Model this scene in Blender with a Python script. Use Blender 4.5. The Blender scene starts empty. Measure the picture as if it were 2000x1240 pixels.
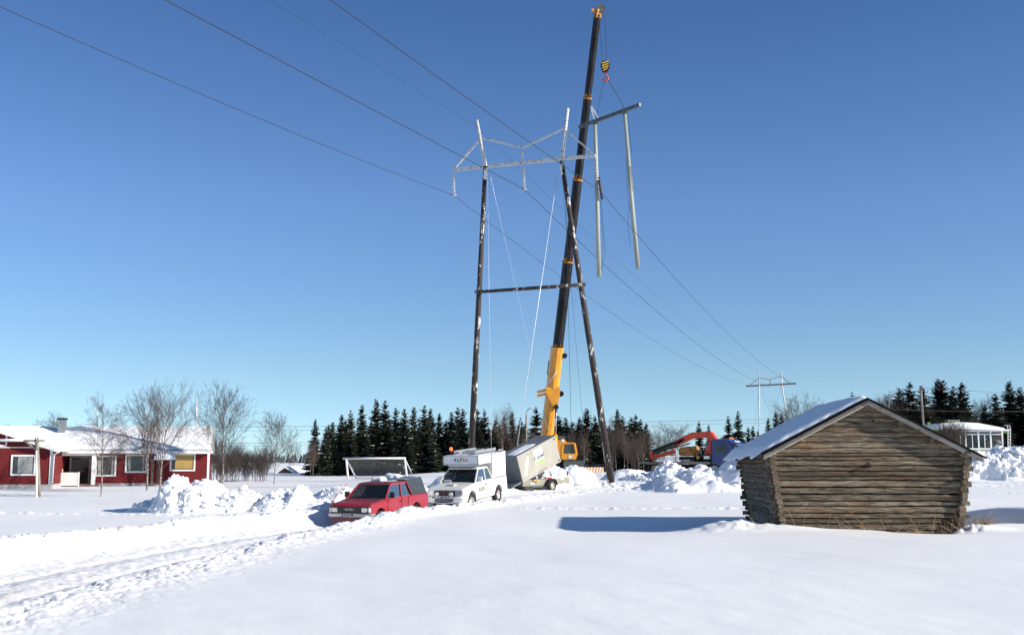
import bpy, bmesh, math, random
import numpy as np
from mathutils import Vector, Matrix
R = math.radians
random.seed(7)
rng = np.random.default_rng(11)
S = bpy.context.scene
COL = S.collection

# ------------------------------------------------------------------ camera
EYE = 2.33
F = 2200.0; TH = math.atan(280.0 / F)
cd = bpy.data.cameras.new('camera'); cam = bpy.data.objects.new('camera', cd); COL.objects.link(cam)
cd.sensor_fit = 'HORIZONTAL'; cd.sensor_width = 36.0; cd.lens = 36.0 * F / 2000.0
cd.clip_start = 0.1; cd.clip_end = 20000
cam.location = (0, 0, EYE); cam.rotation_euler = (math.pi / 2 + TH, 0, 0)
S.camera = cam

# ------------------------------------------------------------------ light
SUN_EL = R(23.2); SUN_AZ = R(18.0)      # from the right, a little towards the camera
sdir = Vector((math.cos(SUN_AZ) * math.cos(SUN_EL), -math.sin(SUN_AZ) * math.cos(SUN_EL), math.sin(SUN_EL)))
W = bpy.data.worlds.new('World'); S.world = W; W.use_nodes = True
nt = W.node_tree; bg = nt.nodes['Background']
sky = nt.nodes.new('ShaderNodeTexSky'); sky.sky_type = 'NISHITA'; sky.sun_disc = False
sky.sun_elevation = SUN_EL; sky.sun_rotation = R(90.0) + SUN_AZ
sky.altitude = 3000; sky.air_density = 1.0; sky.dust_density = 0.0; sky.ozone_density = 6.0
# cold clear northern air: take the yellow out of the lowest sky, all the way round
tcw = nt.nodes.new('ShaderNodeTexCoord'); spw = nt.nodes.new('ShaderNodeSeparateXYZ'); nt.links.new(tcw.outputs['Generated'], spw.inputs[0])
rw = nt.nodes.new('ShaderNodeValToRGB'); ew = rw.color_ramp.elements
ew[0].position = 0.0; ew[0].color = (0.72, 0.77, 0.79, 1); ew[1].position = 1.0; ew[1].color = (1.0, 0.90, 0.78, 1)
for p_, c_ in ((0.074, (0.90, 0.785, 0.65)), (0.224, (0.92, 0.84, 0.79)), (0.383, (0.64, 0.69, 0.73))):
    e2w = ew.new(p_); e2w.color = (*c_, 1)
nt.links.new(spw.outputs[2], rw.inputs[0])
mw = nt.nodes.new('ShaderNodeMix'); mw.data_type = 'RGBA'; mw.blend_type = 'MULTIPLY'; mw.inputs[0].default_value = 1.0
nt.links.new(sky.outputs[0], mw.inputs[6]); nt.links.new(rw.outputs[0], mw.inputs[7])
nt.links.new(mw.outputs[2], bg.inputs[0]); bg.inputs[1].default_value = 0.125
sl = bpy.data.lights.new('sun', 'SUN'); sl.energy = 4.35; sl.angle = R(0.5); sl.color = (1.0, 0.945, 0.86)
so = bpy.data.objects.new('sun', sl); COL.objects.link(so)
so.rotation_euler = (-sdir).to_track_quat('-Z', 'Y').to_euler(); so.location = (60, -20, 60)
S.view_settings.view_transform = 'Standard'; S.view_settings.look = 'None'
S.view_settings.gamma = 1; S.view_settings.use_curve_mapping = False
S.view_settings.exposure = 0.65

def P(px, py, d):
    """point of the place seen at photo pixel (px, py) at distance d ahead"""
    u = px - 1000.0; w = 620.0 - py
    y = F * math.cos(TH) - w * math.sin(TH); z = F * math.sin(TH) + w * math.cos(TH)
    return Vector((u / y * d, d, EYE + z / y * d))

# ------------------------------------------------------------------ noise
def _h(ix, iy, s):
    n = (ix.astype(np.int64) * 374761393 + iy.astype(np.int64) * 668265263 + s * 1274126177) & 0xffffffff
    n = ((n ^ (n >> 13)) * 1274126177) & 0xffffffff
    n = (n ^ (n >> 16)) & 0xffffffff
    n = (n * 2246822519) & 0xffffffff
    return ((n ^ (n >> 15)) & 0xffffff) / float(0xffffff)
def vn(x, y, s=0):
    xi = np.floor(x); yi = np.floor(y); fx = x - xi; fy = y - yi
    fx = fx * fx * fx * (fx * (fx * 6 - 15) + 10); fy = fy * fy * fy * (fy * (fy * 6 - 15) + 10)
    xi = xi.astype(np.int64); yi = yi.astype(np.int64)
    a = _h(xi, yi, s); b = _h(xi + 1, yi, s); c = _h(xi, yi + 1, s); d = _h(xi + 1, yi + 1, s)
    return (a * (1 - fx) + b * fx) * (1 - fy) + (c * (1 - fx) + d * fx) * fy
def fbm(x, y, s=0, o=4, g=0.5):
    t = 0; a = 1.0; n = 0
    for k in range(o):
        t = t + a * (vn(x * 2 ** k + 13.7 * k, y * 2 ** k - 7.1 * k, s + k) - 0.5); n += a; a *= g
    return t / n * 2
def worley(x, y, s=0):
    """F1, F2, id noise of nearest cell, offsets to its centre"""
    xi = np.floor(x).astype(np.int64); yi = np.floor(y).astype(np.int64)
    f1 = np.full(x.shape, 9.0); f2 = np.full(x.shape, 9.0)
    rid = np.zeros(x.shape); ox = np.zeros(x.shape); oy = np.zeros(x.shape); r2 = np.zeros(x.shape)
    for i in (-1, 0, 1):
        for j in (-1, 0, 1):
            cx = xi + i + _h(xi + i, yi + j, s + 5); cy = yi + j + _h(xi + i, yi + j, s + 9)
            d = np.hypot(x - cx, y - cy)
            m = d < f1
            f2 = np.where(m, f1, np.minimum(f2, d))
            rid = np.where(m, _h(xi + i, yi + j, s + 21), rid); r2 = np.where(m, _h(xi + i, yi + j, s + 33), r2)
            ox = np.where(m, x - cx, ox); oy = np.where(m, y - cy, oy)
            f1 = np.where(m, d, f1)
    return f1, f2, rid, r2, ox, oy
def ss(a, b, x):
    t = np.clip((x - a) / (b - a), 0, 1); return t * t * (3 - 2 * t)
def clods(x, y, sc, s):
    """angular thrown-up snow: tilted flat-topped blocks with crevices, about -0.6..0.8"""
    f1, f2, rid, r2, ox, oy = worley(x / sc + 0.25 * fbm(x / sc * 1.7, y / sc * 1.7, s + 3, 2), y / sc, s)
    tilt = (rid - 0.5) * 1.3 * ox + (r2 - 0.5) * 1.3 * oy
    return (rid * 0.8 - 0.3) + tilt - 0.7 * np.exp(-(f2 - f1) * 7.0)

# ------------------------------------------------------------------ terrain
ROAD = np.array([(-10.0, -30.0), (-9.7, 8.0), (-9.2, 20.7), (-8.6, 27.7), (-7.55, 34.5), (-6.1, 40.4), (-4.98, 43.2), (-3.5, 47.0),
                 (-1.9, 51.0), (0.4, 56.5), (3.4, 62.0), (9.0, 68.0), (20.0, 74.0), (45.0, 80.0)])
def road_dist(x, y):
    best = np.full(x.shape, 1e9); side = np.zeros(x.shape); yy = np.zeros(x.shape)
    for k in range(len(ROAD) - 1):
        a = ROAD[k]; b = ROAD[k + 1]; ab = b - a; L2 = ab.dot(ab)
        t = np.clip(((x - a[0]) * ab[0] + (y - a[1]) * ab[1]) / L2, 0, 1)
        qx = a[0] + t * ab[0]; qy = a[1] + t * ab[1]; d = np.hypot(x - qx, y - qy)
        m = d < best; best = np.where(m, d, best)
        side = np.where(m, np.sign((x - a[0]) * ab[1] - (y - a[1]) * ab[0]), side); yy = np.where(m, qy, yy)
    return best, side, yy
def road_z(y):
    return np.interp(y, [-30, 37, 43, 47, 51, 56, 62, 70, 90], [0, 0.0, -0.05, 0.14, 0.36, 0.58, 0.74, 0.85, 0.95])
BX, BY = 10.2, 32.5      # foot of the barn's front wall
def H(x, y):
    x = np.asarray(x, float); y = np.asarray(y, float)
    right = ss(-16, -7, x)
    z = 0.38 + ss(38, 62, y) * (0.14 + 0.30 * right) + ss(60, 95, y) * (0.12 + 0.12 * right)
    z = z + 2.5 * ss(92, 135, y) * ss(26, 44, x)
    z = z + 6.0 * ss(300, 1500, y) * ss(-200, 200, x)
    near = 1 - ss(60, 120, y)
    z = z + 0.10 * fbm(x / 11.0, y / 14.0, 3, 3) * near + 0.024 * fbm(x / 2.6, y / 3.4 + 0.2 * x, 8, 3) * near
    z = z + 0.006 * fbm(x / 0.5 + 0.4 * y, y / 0.9, 18, 3) * (1 - ss(18, 34, y)) * (0.4 + vn(x / 3.0, y / 4.0, 19))
    # wind scoops and drifts round the barn
    lx = x - BX; ly = y - BY
    z = z - 0.10 * np.exp(-((lx + 6.5) / 4.5) ** 2 - ((ly - 2.0) / 2.4) ** 2)
    z = z + 0.26 * np.exp(-((lx + 3.9) / 1.1) ** 2 - ((ly - 0.2) / 0.9) ** 2) * (1 + 0.5 * fbm(x / 0.35, y / 0.35, 40, 3))
    z = z - 0.17 * np.exp(-(np.abs(lx - 1.5) / 1.2) ** 2 - (np.maximum(0, -ly - 0.2) / 1.0) ** 2 - (np.maximum(0, ly) / 0.5) ** 2)
    z = z + 0.10 * np.exp(-((lx + 2.3) / 0.9) ** 2 - ((ly + 0.3) / 0.5) ** 2)
    z = z + 0.16 * np.exp(-((lx - 3.3) / 0.6) ** 2 - ((ly + 0.1) / 0.6) ** 2)
    z = z - 0.62 * np.exp(-(np.abs(lx - 4.0) / 1.5) ** 2.4 - (np.abs(ly - 4.2) / 2.5) ** 2.4)
    z = z + 0.50 * np.exp(-((lx - 6.5 + 0.25 * (ly - 3)) / 0.9) ** 2 - (np.abs(ly - 4.0) / 3.4) ** 3)
    z = z + 0.20 * np.exp(-((lx - 4.2) / 1.7) ** 2 - ((ly - 0.9 + 0.22 * (lx - 4)) / 0.55) ** 2)
    z = z + 0.14 * np.exp(-((lx - 2.7) / 0.45) ** 2 - ((ly + 0.35) / 0.3) ** 2) * (1 + 1.5 * fbm(x / 0.22, y / 0.22, 41, 3))
    # footprint lines
    for (cy, x0, x1, sd) in ((44.6, 0.5, 15.0, 51), (42.0, -26.0, -9.6, 52), (56.5, 16, 34, 53)):
        path = cy + 0.5 * np.sin(x * 0.35 + sd)
        m = np.exp(-((y - path) / 0.32) ** 2) * ss(x0 - 1, x0, x) * (1 - ss(x1, x1 + 1, x))
        f1 = worley(x / 0.38, y / 0.38, sd)[0]
        z = z + m * (0.07 * (1 - f1 * 1.4) + 0.06 * fbm(x / 0.2, y / 0.2, sd, 2))
    # ploughed road
    d, side, yq = road_dist(x, y)
    rz = road_z(yq)
    hw = np.interp(yq, [0, 20, 36, 41, 52, 58, 66, 80], [2.1, 2.1, 1.7, 1.25, 1.25, 1.7, 3.5, 7.0])
    rough = 1 - ss(70, 110, y)
    ruts = -0.045 * (np.exp(-((d - 0.78) / 0.16) ** 2)) + 0.03 * np.exp(-(d / 0.3) ** 2)
    tread = 0.03 * fbm(x / 0.16, y / 0.16, 61, 3) + 0.02 * fbm(x / 0.6, y / 0.6, 60, 3) + 0.05 * np.maximum(0, fbm(x / 0.9, y / 0.9, 62, 3)) * ss(0.9, 1.6, d)
    floor = rz + ruts + tread * rough
    wall = ss(hw, hw + 0.85, d + 0.22 * fbm(x / 0.7, y / 0.7, 63, 3))
    bw = np.interp(yq, [0, 38, 42, 56, 64], [1.0, 0.85, 0.62, 0.62, 1.2])
    berm = np.exp(-((d - hw - 0.85) / bw) ** 2)
    amp = np.where(side > 0, np.interp(yq, [0, 25, 34, 38, 50, 56, 60, 70], [0.04, 0.06, 0.18, 0.32, 0.19, 0.14, 0.08, 0.0]),
                             np.interp(yq, [0, 25, 36, 50, 60, 70], [0.28, 0.28, 0.22, 0.34, 0.2, 0.0]))
    lump = berm * (amp * (0.85 + 0.5 * fbm(x / 1.1, y / 1.1, 64, 2)) + np.interp(y, [20, 36], [0.040, 0.08]) * clods(x, y, 0.42, 65) + 0.035 * clods(x, y, 0.17, 66) + 0.03 * fbm(x / 0.25, y / 0.25, 68, 3))
    spill = np.exp(-((d - hw - 1.2) / 1.0) ** 2) * 0.035 * np.maximum(0, clods(x, y, 0.22, 67))
    inner = ss(0.9, 1.7, d) * (1 - ss(hw, hw + 1.0, d)) * 0.035 * np.maximum(0, clods(x, y, 0.26, 69))
    z = np.where(d < 8, floor * (1 - wall) + z * wall + (lump + spill + inner) * rough, z)
    return z
def h1(x, y): return float(H(np.array([x]), np.array([y]))[0])

# ------------------------------------------------------------------ materials
def new_mat(name):
    m = bpy.data.materials.new(name); m.use_nodes = True
    return m, m.node_tree, m.node_tree.nodes['Principled BSDF']
def mat(name, c, rough=0.6, metal=0.0, c2=None, sc=4.0, stretch=(1, 1, 1), bump=0.0, bsc=30.0, spec=None, coat=0.0, lo=0.4, hi=0.62, detail=6):
    m, t, b = new_mat(name); N = t.nodes; Lk = t.links
    b.inputs['Base Color'].default_value = (*c, 1); b.inputs['Roughness'].default_value = rough
    b.inputs['Metallic'].default_value = metal
    if spec is not None: b.inputs['Specular IOR Level'].default_value = spec
    if coat: b.inputs['Coat Weight'].default_value = coat; b.inputs['Coat Roughness'].default_value = 0.08
    tc = N.new('ShaderNodeTexCoord'); mp = N.new('ShaderNodeMapping'); mp.inputs['Scale'].default_value = stretch
    Lk.new(tc.outputs['Object'], mp.inputs[0])
    if c2 is None: c2 = tuple(v * 0.8 for v in c)
    nz = N.new('ShaderNodeTexNoise'); nz.inputs['Scale'].default_value = sc; nz.inputs['Detail'].default_value = detail
    nz.inputs['Roughness'].default_value = 0.65
    Lk.new(mp.outputs[0], nz.inputs['Vector'])
    cr = N.new('ShaderNodeValToRGB'); cr.color_ramp.elements[0].position = lo; cr.color_ramp.elements[1].position = hi
    cr.color_ramp.elements[0].color = (*c, 1); cr.color_ramp.elements[1].color = (*c2, 1)
    Lk.new(nz.outputs['Fac'], cr.inputs[0]); Lk.new(cr.outputs[0], b.inputs['Base Color'])
    if bump:
        n2 = N.new('ShaderNodeTexNoise'); n2.inputs['Scale'].default_value = bsc; n2.inputs['Detail'].default_value = 4
        Lk.new(mp.outputs[0], n2.inputs['Vector'])
        bp = N.new('ShaderNodeBump'); bp.inputs['Strength'].default_value = bump; bp.inputs['Distance'].default_value = 0.02
        Lk.new(n2.outputs['Fac'], bp.inputs['Height']); Lk.new(bp.outputs[0], b.inputs['Normal'])
    return m
def snow_mat(name, base=(0.90, 0.885, 0.85), road=False, glitter=True):
    m, t, b = new_mat(name); N = t.nodes; Lk = t.links
    b.inputs['Roughness'].default_value = 0.62; b.inputs['Specular IOR Level'].default_value = 0.3
    geo = N.new('ShaderNodeNewGeometry')
    nz = N.new('ShaderNodeTexNoise'); nz.inputs['Scale'].default_value = 0.5; nz.inputs['Detail'].default_value = 8
    Lk.new(geo.outputs['Position'], nz.inputs['Vector'])
    cr = N.new('ShaderNodeValToRGB'); cr.color_ramp.elements[0].position = 0.35; cr.color_ramp.elements[1].position = 0.7
    cr.color_ramp.elements[0].color = (base[0] * 0.965, base[1] * 0.968, base[2] * 0.975, 1); cr.color_ramp.elements[1].color = (*base, 1)
    Lk.new(nz.outputs['Fac'], cr.inputs[0])
    col = cr.outputs[0]
    if road:
        at = N.new('ShaderNodeAttribute'); at.attribute_name = 'dirt'
        n3 = N.new('ShaderNodeTexNoise'); n3.inputs['Scale'].default_value = 2.2; n3.inputs['Detail'].default_value = 8; n3.inputs['Roughness'].default_value = 0.7
        Lk.new(geo.outputs['Position'], n3.inputs['Vector'])
        r3 = N.new('ShaderNodeValToRGB'); r3.color_ramp.elements[0].position = 0.42; r3.color_ramp.elements[1].position = 0.68
        Lk.new(n3.outputs['Fac'], r3.inputs[0])
        mu = N.new('ShaderNodeMath'); mu.operation = 'MULTIPLY'; Lk.new(at.outputs['Fac'], mu.inputs[0]); Lk.new(r3.outputs[0], mu.inputs[1])
        mx = N.new('ShaderNodeMix'); mx.data_type = 'RGBA'; Lk.new(mu.outputs[0], mx.inputs[0])
        Lk.new(col, mx.inputs[6]); mx.inputs[7].default_value = (0.47, 0.43, 0.39, 1); col = mx.outputs[2]
    Lk.new(col, b.inputs['Base Color'])
    n2 = N.new('ShaderNodeTexNoise'); n2.inputs['Scale'].default_value = 22; n2.inputs['Detail'].default_value = 6; n2.inputs['Roughness'].default_value = 0.7
    Lk.new(geo.outputs['Position'], n2.inputs['Vector'])
    bp = N.new('ShaderNodeBump'); bp.inputs['Strength'].default_value = 0.25; bp.inputs['Distance'].default_value = 0.012
    Lk.new(n2.outputs['Fac'], bp.inputs['Height']); Lk.new(bp.outputs[0], b.inputs['Normal'])
    if glitter:      # sparse ice crystals: small glossy facets that catch the sun
        vo = N.new('ShaderNodeTexVoronoi'); vo.inputs['Scale'].default_value = 45
        Lk.new(geo.outputs['Position'], vo.inputs['Vector'])
        sp = N.new('ShaderNodeSeparateColor'); Lk.new(vo.outputs['Color'], sp.inputs[0])
        gt = N.new('ShaderNodeMath'); gt.operation = 'GREATER_THAN'; gt.inputs[1].default_value = 0.985; Lk.new(sp.outputs[0], gt.inputs[0])
        lt = N.new('ShaderNodeMath'); lt.operation = 'LESS_THAN'; lt.inputs[1].default_value = 0.4; Lk.new(vo.outputs['Distance'], lt.inputs[0])
        mm = N.new('ShaderNodeMath'); mm.operation = 'MULTIPLY'; Lk.new(gt.outputs[0], mm.inputs[0]); Lk.new(lt.outputs[0], mm.inputs[1])
        gl = N.new('ShaderNodeBsdfGlossy'); gl.inputs['Roughness'].default_value = 0.12
        vm = N.new('ShaderNodeVectorMath'); vm.operation = 'SUBTRACT'; Lk.new(vo.outputs['Color'], vm.inputs[0]); vm.inputs[1].default_value = (0.5, 0.5, 0.5)
        sc_ = N.new('ShaderNodeVectorMath'); sc_.operation = 'SCALE'; sc_.inputs[3].default_value = 1.3; Lk.new(vm.outputs[0], sc_.inputs[0])
        ad = N.new('ShaderNodeVectorMath'); ad.operation = 'ADD'; Lk.new(sc_.outputs[0], ad.inputs[0]); Lk.new(geo.outputs['Normal'], ad.inputs[1])
        nm = N.new('ShaderNodeVectorMath'); nm.operation = 'NORMALIZE'; Lk.new(ad.outputs[0], nm.inputs[0]); Lk.new(nm.outputs[0], gl.inputs['Normal'])
        ms = N.new('ShaderNodeAddShader'); Lk.new(mm.outputs[0], gl.inputs['Color']); Lk.new(b.outputs[0], ms.inputs[0]); Lk.new(gl.outputs[0], ms.inputs[1])
        Lk.new(ms.outputs[0], N['Material Output'].inputs[0])
    return m
def wood_mat(name, c1, c2, c3, warm=0.5, rough=0.85):
    """weathered wood, grain along local X, colour and offset vary per piece"""
    m, t, b = new_mat(name); N = t.nodes; Lk = t.links
    b.inputs['Roughness'].default_value = rough; b.inputs['Specular IOR Level'].default_value = 0.15
    tc = N.new('ShaderNodeTexCoord'); oi = N.new('ShaderNodeObjectInfo')
    ml = N.new('ShaderNodeMath'); ml.operation = 'MULTIPLY'; ml.inputs[1].default_value = 57.0; Lk.new(oi.outputs['Random'], ml.inputs[0])
    ad = N.new('ShaderNodeVectorMath'); ad.operation = 'ADD'; Lk.new(tc.outputs['Object'], ad.inputs[0]); Lk.new(ml.outputs[0], ad.inputs[1])
    mp = N.new('ShaderNodeMapping'); mp.inputs['Scale'].default_value = (1.0, 14, 14); Lk.new(ad.outputs[0], mp.inputs[0])
    nz = N.new('ShaderNodeTexNoise'); nz.inputs['Scale'].default_value = 2.2; nz.inputs['Detail'].default_value = 9; nz.inputs['Roughness'].default_value = 0.72
    Lk.new(mp.outputs[0], nz.inputs['Vector'])
    cr = N.new('ShaderNodeValToRGB'); e = cr.color_ramp.elements; e[0].position = 0.36; e[0].color = (*c3, 1); e[1].position = 0.62; e[1].color = (*c1, 1)
    x = e.new(0.48); x.color = (*c2, 1)
    Lk.new(nz.outputs['Fac'], cr.inputs[0])
    # warm brown stretches and broad variation
    mp2 = N.new('ShaderNodeMapping'); mp2.inputs['Scale'].default_value = (0.5, 3, 3); Lk.new(ad.outputs[0], mp2.inputs[0])
    n2 = N.new('ShaderNodeTexNoise'); n2.inputs['Scale'].default_value = 1.3; n2.inputs['Detail'].default_value = 4; Lk.new(mp2.outputs[0], n2.inputs['Vector'])
    r2 = N.new('ShaderNodeValToRGB'); r2.color_ramp.elements[0].position = 0.5; r2.color_ramp.elements[1].position = 0.72
    r2.color_ramp.elements[1].color = (warm, warm, warm, 1); Lk.new(n2.outputs['Fac'], r2.inputs[0])
    mx = N.new('ShaderNodeMix'); mx.data_type = 'RGBA'; Lk.new(r2.outputs[0], mx.inputs[0]); Lk.new(cr.outputs[0], mx.inputs[6]); mx.inputs[7].default_value = (0.20, 0.105, 0.05, 1)
    # knots
    mp3 = N.new('ShaderNodeMapping'); mp3.inputs['Scale'].default_value = (3.2, 7, 7); Lk.new(ad.outputs[0], mp3.inputs[0])
    vo = N.new('ShaderNodeTexVoronoi'); vo.inputs['Scale'].default_value = 1.0; Lk.new(mp3.outputs[0], vo.inputs['Vector'])
    rk = N.new('ShaderNodeValToRGB'); rk.color_ramp.elements[0].position = 0.10; rk.color_ramp.elements[0].color = (1, 1, 1, 1)
    rk.color_ramp.elements[1].position = 0.17; rk.color_ramp.elements[1].color = (0, 0, 0, 1); Lk.new(vo.outputs['Distance'], rk.inputs[0])
    mk = N.new('ShaderNodeMix'); mk.data_type = 'RGBA'; Lk.new(rk.outputs[0], mk.inputs[0]); Lk.new(mx.outputs[2], mk.inputs[6]); mk.inputs[7].default_value = (0.09, 0.065, 0.05, 1)
    # tone per piece
    mr = N.new('ShaderNodeMapRange'); mr.inputs[3].default_value = 0.55; mr.inputs[4].default_value = 1.35; Lk.new(oi.outputs['Random'], mr.inputs[0])
    vm = N.new('ShaderNodeVectorMath'); vm.operation = 'SCALE'; Lk.new(mk.outputs[2], vm.inputs[0]); Lk.new(mr.outputs[0], vm.inputs[3])
    Lk.new(vm.outputs[0], b.inputs['Base Color'])
    bp = N.new('ShaderNodeBump'); bp.inputs['Strength'].default_value = 0.8; bp.inputs['Distance'].default_value = 0.02
    Lk.new(nz.outputs['Fac'], bp.inputs['Height']); Lk.new(bp.outputs[0], b.inputs['Normal'])
    return m
def board_mat(name, c, c2, pitch, axis='X'):
    """painted vertical cladding: fine board joints, too far to pick apart"""
    m, t, b = new_mat(name); N = t.nodes; Lk = t.links
    b.inputs['Roughness'].default_value = 0.8; b.inputs['Specular IOR Level'].default_value = 0.15
    tc = N.new('ShaderNodeTexCoord'); sp = N.new('ShaderNodeSeparateXYZ'); Lk.new(tc.outputs['Object'], sp.inputs[0])
    dv = N.new('ShaderNodeMath'); dv.operation = 'DIVIDE'; dv.inputs[1].default_value = pitch; Lk.new(sp.outputs[axis], dv.inputs[0])
    fr = N.new('ShaderNodeMath'); fr.operation = 'FRACT'; Lk.new(dv.outputs[0], fr.inputs[0])
    cr = N.new('ShaderNodeValToRGB'); cr.color_ramp.elements[0].position = 0.0; cr.color_ramp.elements[0].color = (*[v * 0.45 for v in c], 1)
    cr.color_ramp.elements[1].position = 0.16; cr.color_ramp.elements[1].color = (*c, 1); Lk.new(fr.outputs[0], cr.inputs[0])
    nz = N.new('ShaderNodeTexNoise'); nz.inputs['Scale'].default_value = 1.4; nz.inputs['Detail'].default_value = 6; Lk.new(tc.outputs['Object'], nz.inputs['Vector'])
    mx = N.new('ShaderNodeMix'); mx.data_type = 'RGBA'; Lk.new(nz.outputs['Fac'], mx.inputs[0]); Lk.new(cr.outputs[0], mx.inputs[6]); mx.inputs[7].default_value = (*c2, 1)
    Lk.new(mx.outputs[2], b.inputs['Base Color'])
    bp = N.new('ShaderNodeBump'); bp.inputs['Strength'].default_value = 0.6; bp.inputs['Distance'].default_value = 0.02
    Lk.new(cr.outputs[0], bp.inputs['Height']); Lk.new(bp.outputs[0], b.inputs['Normal'])
    return m
def glass_mat(name, c=(0.02, 0.03, 0.035), rough=0.05, tr=0.0):
    m, t, b = new_mat(name); b.inputs['Base Color'].default_value = (*c, 1); b.inputs['Roughness'].default_value = rough
    b.inputs['Specular IOR Level'].default_value = 0.6
    if tr:
        b.inputs['Alpha'].default_value = 1 - tr
    return m

M = {}
M['snow'] = snow_mat('snow_field', road=True)
M['snow_pile'] = snow_mat('snow_piled', (0.89, 0.885, 0.87), glitter=False)
M['log'] = wood_mat('weathered_log', (0.32, 0.27, 0.195), (0.13, 0.102, 0.070), (0.013, 0.010, 0.008), warm=0.6)
M['board'] = wood_mat('weathered_board', (0.36, 0.33, 0.28), (0.26, 0.23, 0.195), (0.10, 0.08, 0.065), warm=0.1)
M['felt'] = mat('roofing_felt', (0.008, 0.008, 0.009), 0.9, spec=0.1)
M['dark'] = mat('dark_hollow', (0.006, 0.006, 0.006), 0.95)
M['red_wall'] = board_mat('red_boards', (0.155, 0.017, 0.020), (0.13, 0.020, 0.020), 0.14)
M['white_paint'] = mat('white_paint', (0.78, 0.77, 0.74), 0.5, c2=(0.68, 0.66, 0.62), sc=1.5)
M['plinth'] = mat('concrete_plinth', (0.42, 0.41, 0.40), 0.9, c2=(0.3, 0.29, 0.28))
M['grey_metal'] = mat('grey_sheet_metal', (0.20, 0.23, 0.235), 0.5, c2=(0.15, 0.17, 0.18))
M['glass'] = glass_mat('window_glass', (0.035, 0.045, 0.045), 0.04)
M['curtain'] = mat('pale_curtain', (0.32, 0.33, 0.31), 0.8, c2=(0.22, 0.23, 0.22), sc=3, stretch=(6, 1, 0.3))
M['yellow_blind'] = mat('yellow_blind', (0.42, 0.28, 0.08), 0.7, c2=(0.34, 0.21, 0.06), sc=2)
M['deck'] = mat('porch_deck', (0.14, 0.07, 0.05), 0.8)
M['bark'] = mat('brown_bark', (0.085, 0.06, 0.048), 0.9, c2=(0.15, 0.115, 0.09), sc=6, bump=0.5)
M['birch'] = mat('birch_bark', (0.42, 0.36, 0.30), 0.8, c2=(0.07, 0.05, 0.04), sc=5, stretch=(1, 1, 2.5), lo=0.42, hi=0.55)
M['twig'] = mat('bare_twigs', (0.055, 0.036, 0.028), 0.85, c2=(0.085, 0.06, 0.048), sc=2)
M['twig2'] = mat('reddish_twigs', (0.075, 0.052, 0.042), 0.8, c2=(0.05, 0.038, 0.032), sc=2)
M['needle'] = mat('spruce_needles', (0.014, 0.023, 0.014), 0.8, c2=(0.030, 0.038, 0.022), sc=1.6, spec=0.2)
M['needle2'] = mat('spruce_needles_olive', (0.020, 0.028, 0.015), 0.8, c2=(0.042, 0.045, 0.026), sc=1.6, spec=0.2)
M['pole_old'] = mat('tarred_pole_flaking', (0.035, 0.026, 0.022), 0.75, c2=(0.62, 0.60, 0.57), sc=3.2, stretch=(1, 1, 0.35), lo=0.575, hi=0.615, detail=8, bump=0.4)
M['pole_tar'] = mat('tarred_wood', (0.04, 0.03, 0.026), 0.8, c2=(0.09, 0.065, 0.05), sc=4, stretch=(1, 1, 0.2))
M['pole_new'] = mat('impregnated_grey_pole', (0.36, 0.38, 0.33), 0.75, c2=(0.22, 0.25, 0.22), sc=3, stretch=(1, 1, 0.12))
M['steel_old'] = mat('galvanised_steel', (0.60, 0.61, 0.60), 0.5, metal=0.2, c2=(0.30, 0.29, 0.27), sc=6, lo=0.5, hi=0.62)
M['steel_dark'] = mat('dark_steel_beam', (0.045, 0.06, 0.062), 0.45, metal=0.3, c2=(0.12, 0.14, 0.14), sc=5)
M['wire'] = mat('dull_dark_wire', (0.045, 0.05, 0.06), 0.8, spec=0.1)
M['wire_pale'] = mat('bright_guy_wire', (0.75, 0.77, 0.8), 0.35, metal=0.2)
M['insul'] = mat('glass_insulator', (0.45, 0.43, 0.38), 0.15, c2=(0.8, 0.78, 0.72), sc=20)
M['crane_y'] = mat('crane_yellow', (0.80, 0.34, 0.018), 0.45, c2=(0.66, 0.26, 0.015), sc=1.2, coat=0.2)
M['crane_b'] = mat('crane_black', (0.006, 0.006, 0.007), 0.6, spec=0.15, c2=(0.03, 0.03, 0.033), sc=1.0, stretch=(3, 3, 0.2))
M['crane_hi'] = mat('crane_wear_stripe', (0.03, 0.028, 0.028), 0.7, c2=(0.012, 0.012, 0.012), spec=0.15)
M['collar_shaded'] = mat('shaded_collar_yellow', (0.42, 0.17, 0.015), 0.6, c2=(0.25, 0.10, 0.01), sc=3)  # crane yellow darkened, shade painted into collars and boom head
M['chrome'] = mat('chrome', (0.7, 0.7, 0.7), 0.12, metal=1.0)
M['hook_red'] = mat('hook_red', (0.55, 0.05, 0.04), 0.4)
M['rubber'] = mat('tyre_rubber', (0.018, 0.018, 0.019), 0.85)
M['rim'] = mat('steel_rim', (0.50, 0.48, 0.44), 0.45, metal=0.3, c2=(0.36, 0.32, 0.26), sc=5)
M['car_red'] = mat('faded_red_paint', (0.33, 0.016, 0.022), 0.38, c2=(0.32, 0.03, 0.035), sc=1.6, coat=0.35)
M['car_red_shaded'] = mat('shaded_red_paint', (0.17, 0.03, 0.038), 0.5, c2=(0.13, 0.04, 0.05), sc=2.5)  # darker copy of the red, shade painted into hood, roof and valance
M['car_white'] = mat('cream_white_paint', (0.80, 0.79, 0.72), 0.35, c2=(0.72, 0.70, 0.62), sc=1.5, coat=0.4)
M['box_white'] = mat('white_box_panel', (0.82, 0.82, 0.79), 0.45, c2=(0.76, 0.75, 0.71), sc=1.2)
M['alu'] = mat('aluminium_trim', (0.42, 0.43, 0.44), 0.4, metal=0.5)
M['topper'] = mat('dark_grey_topper', (0.022, 0.032, 0.042), 0.75, c2=(0.03, 0.042, 0.052), sc=3)
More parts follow.
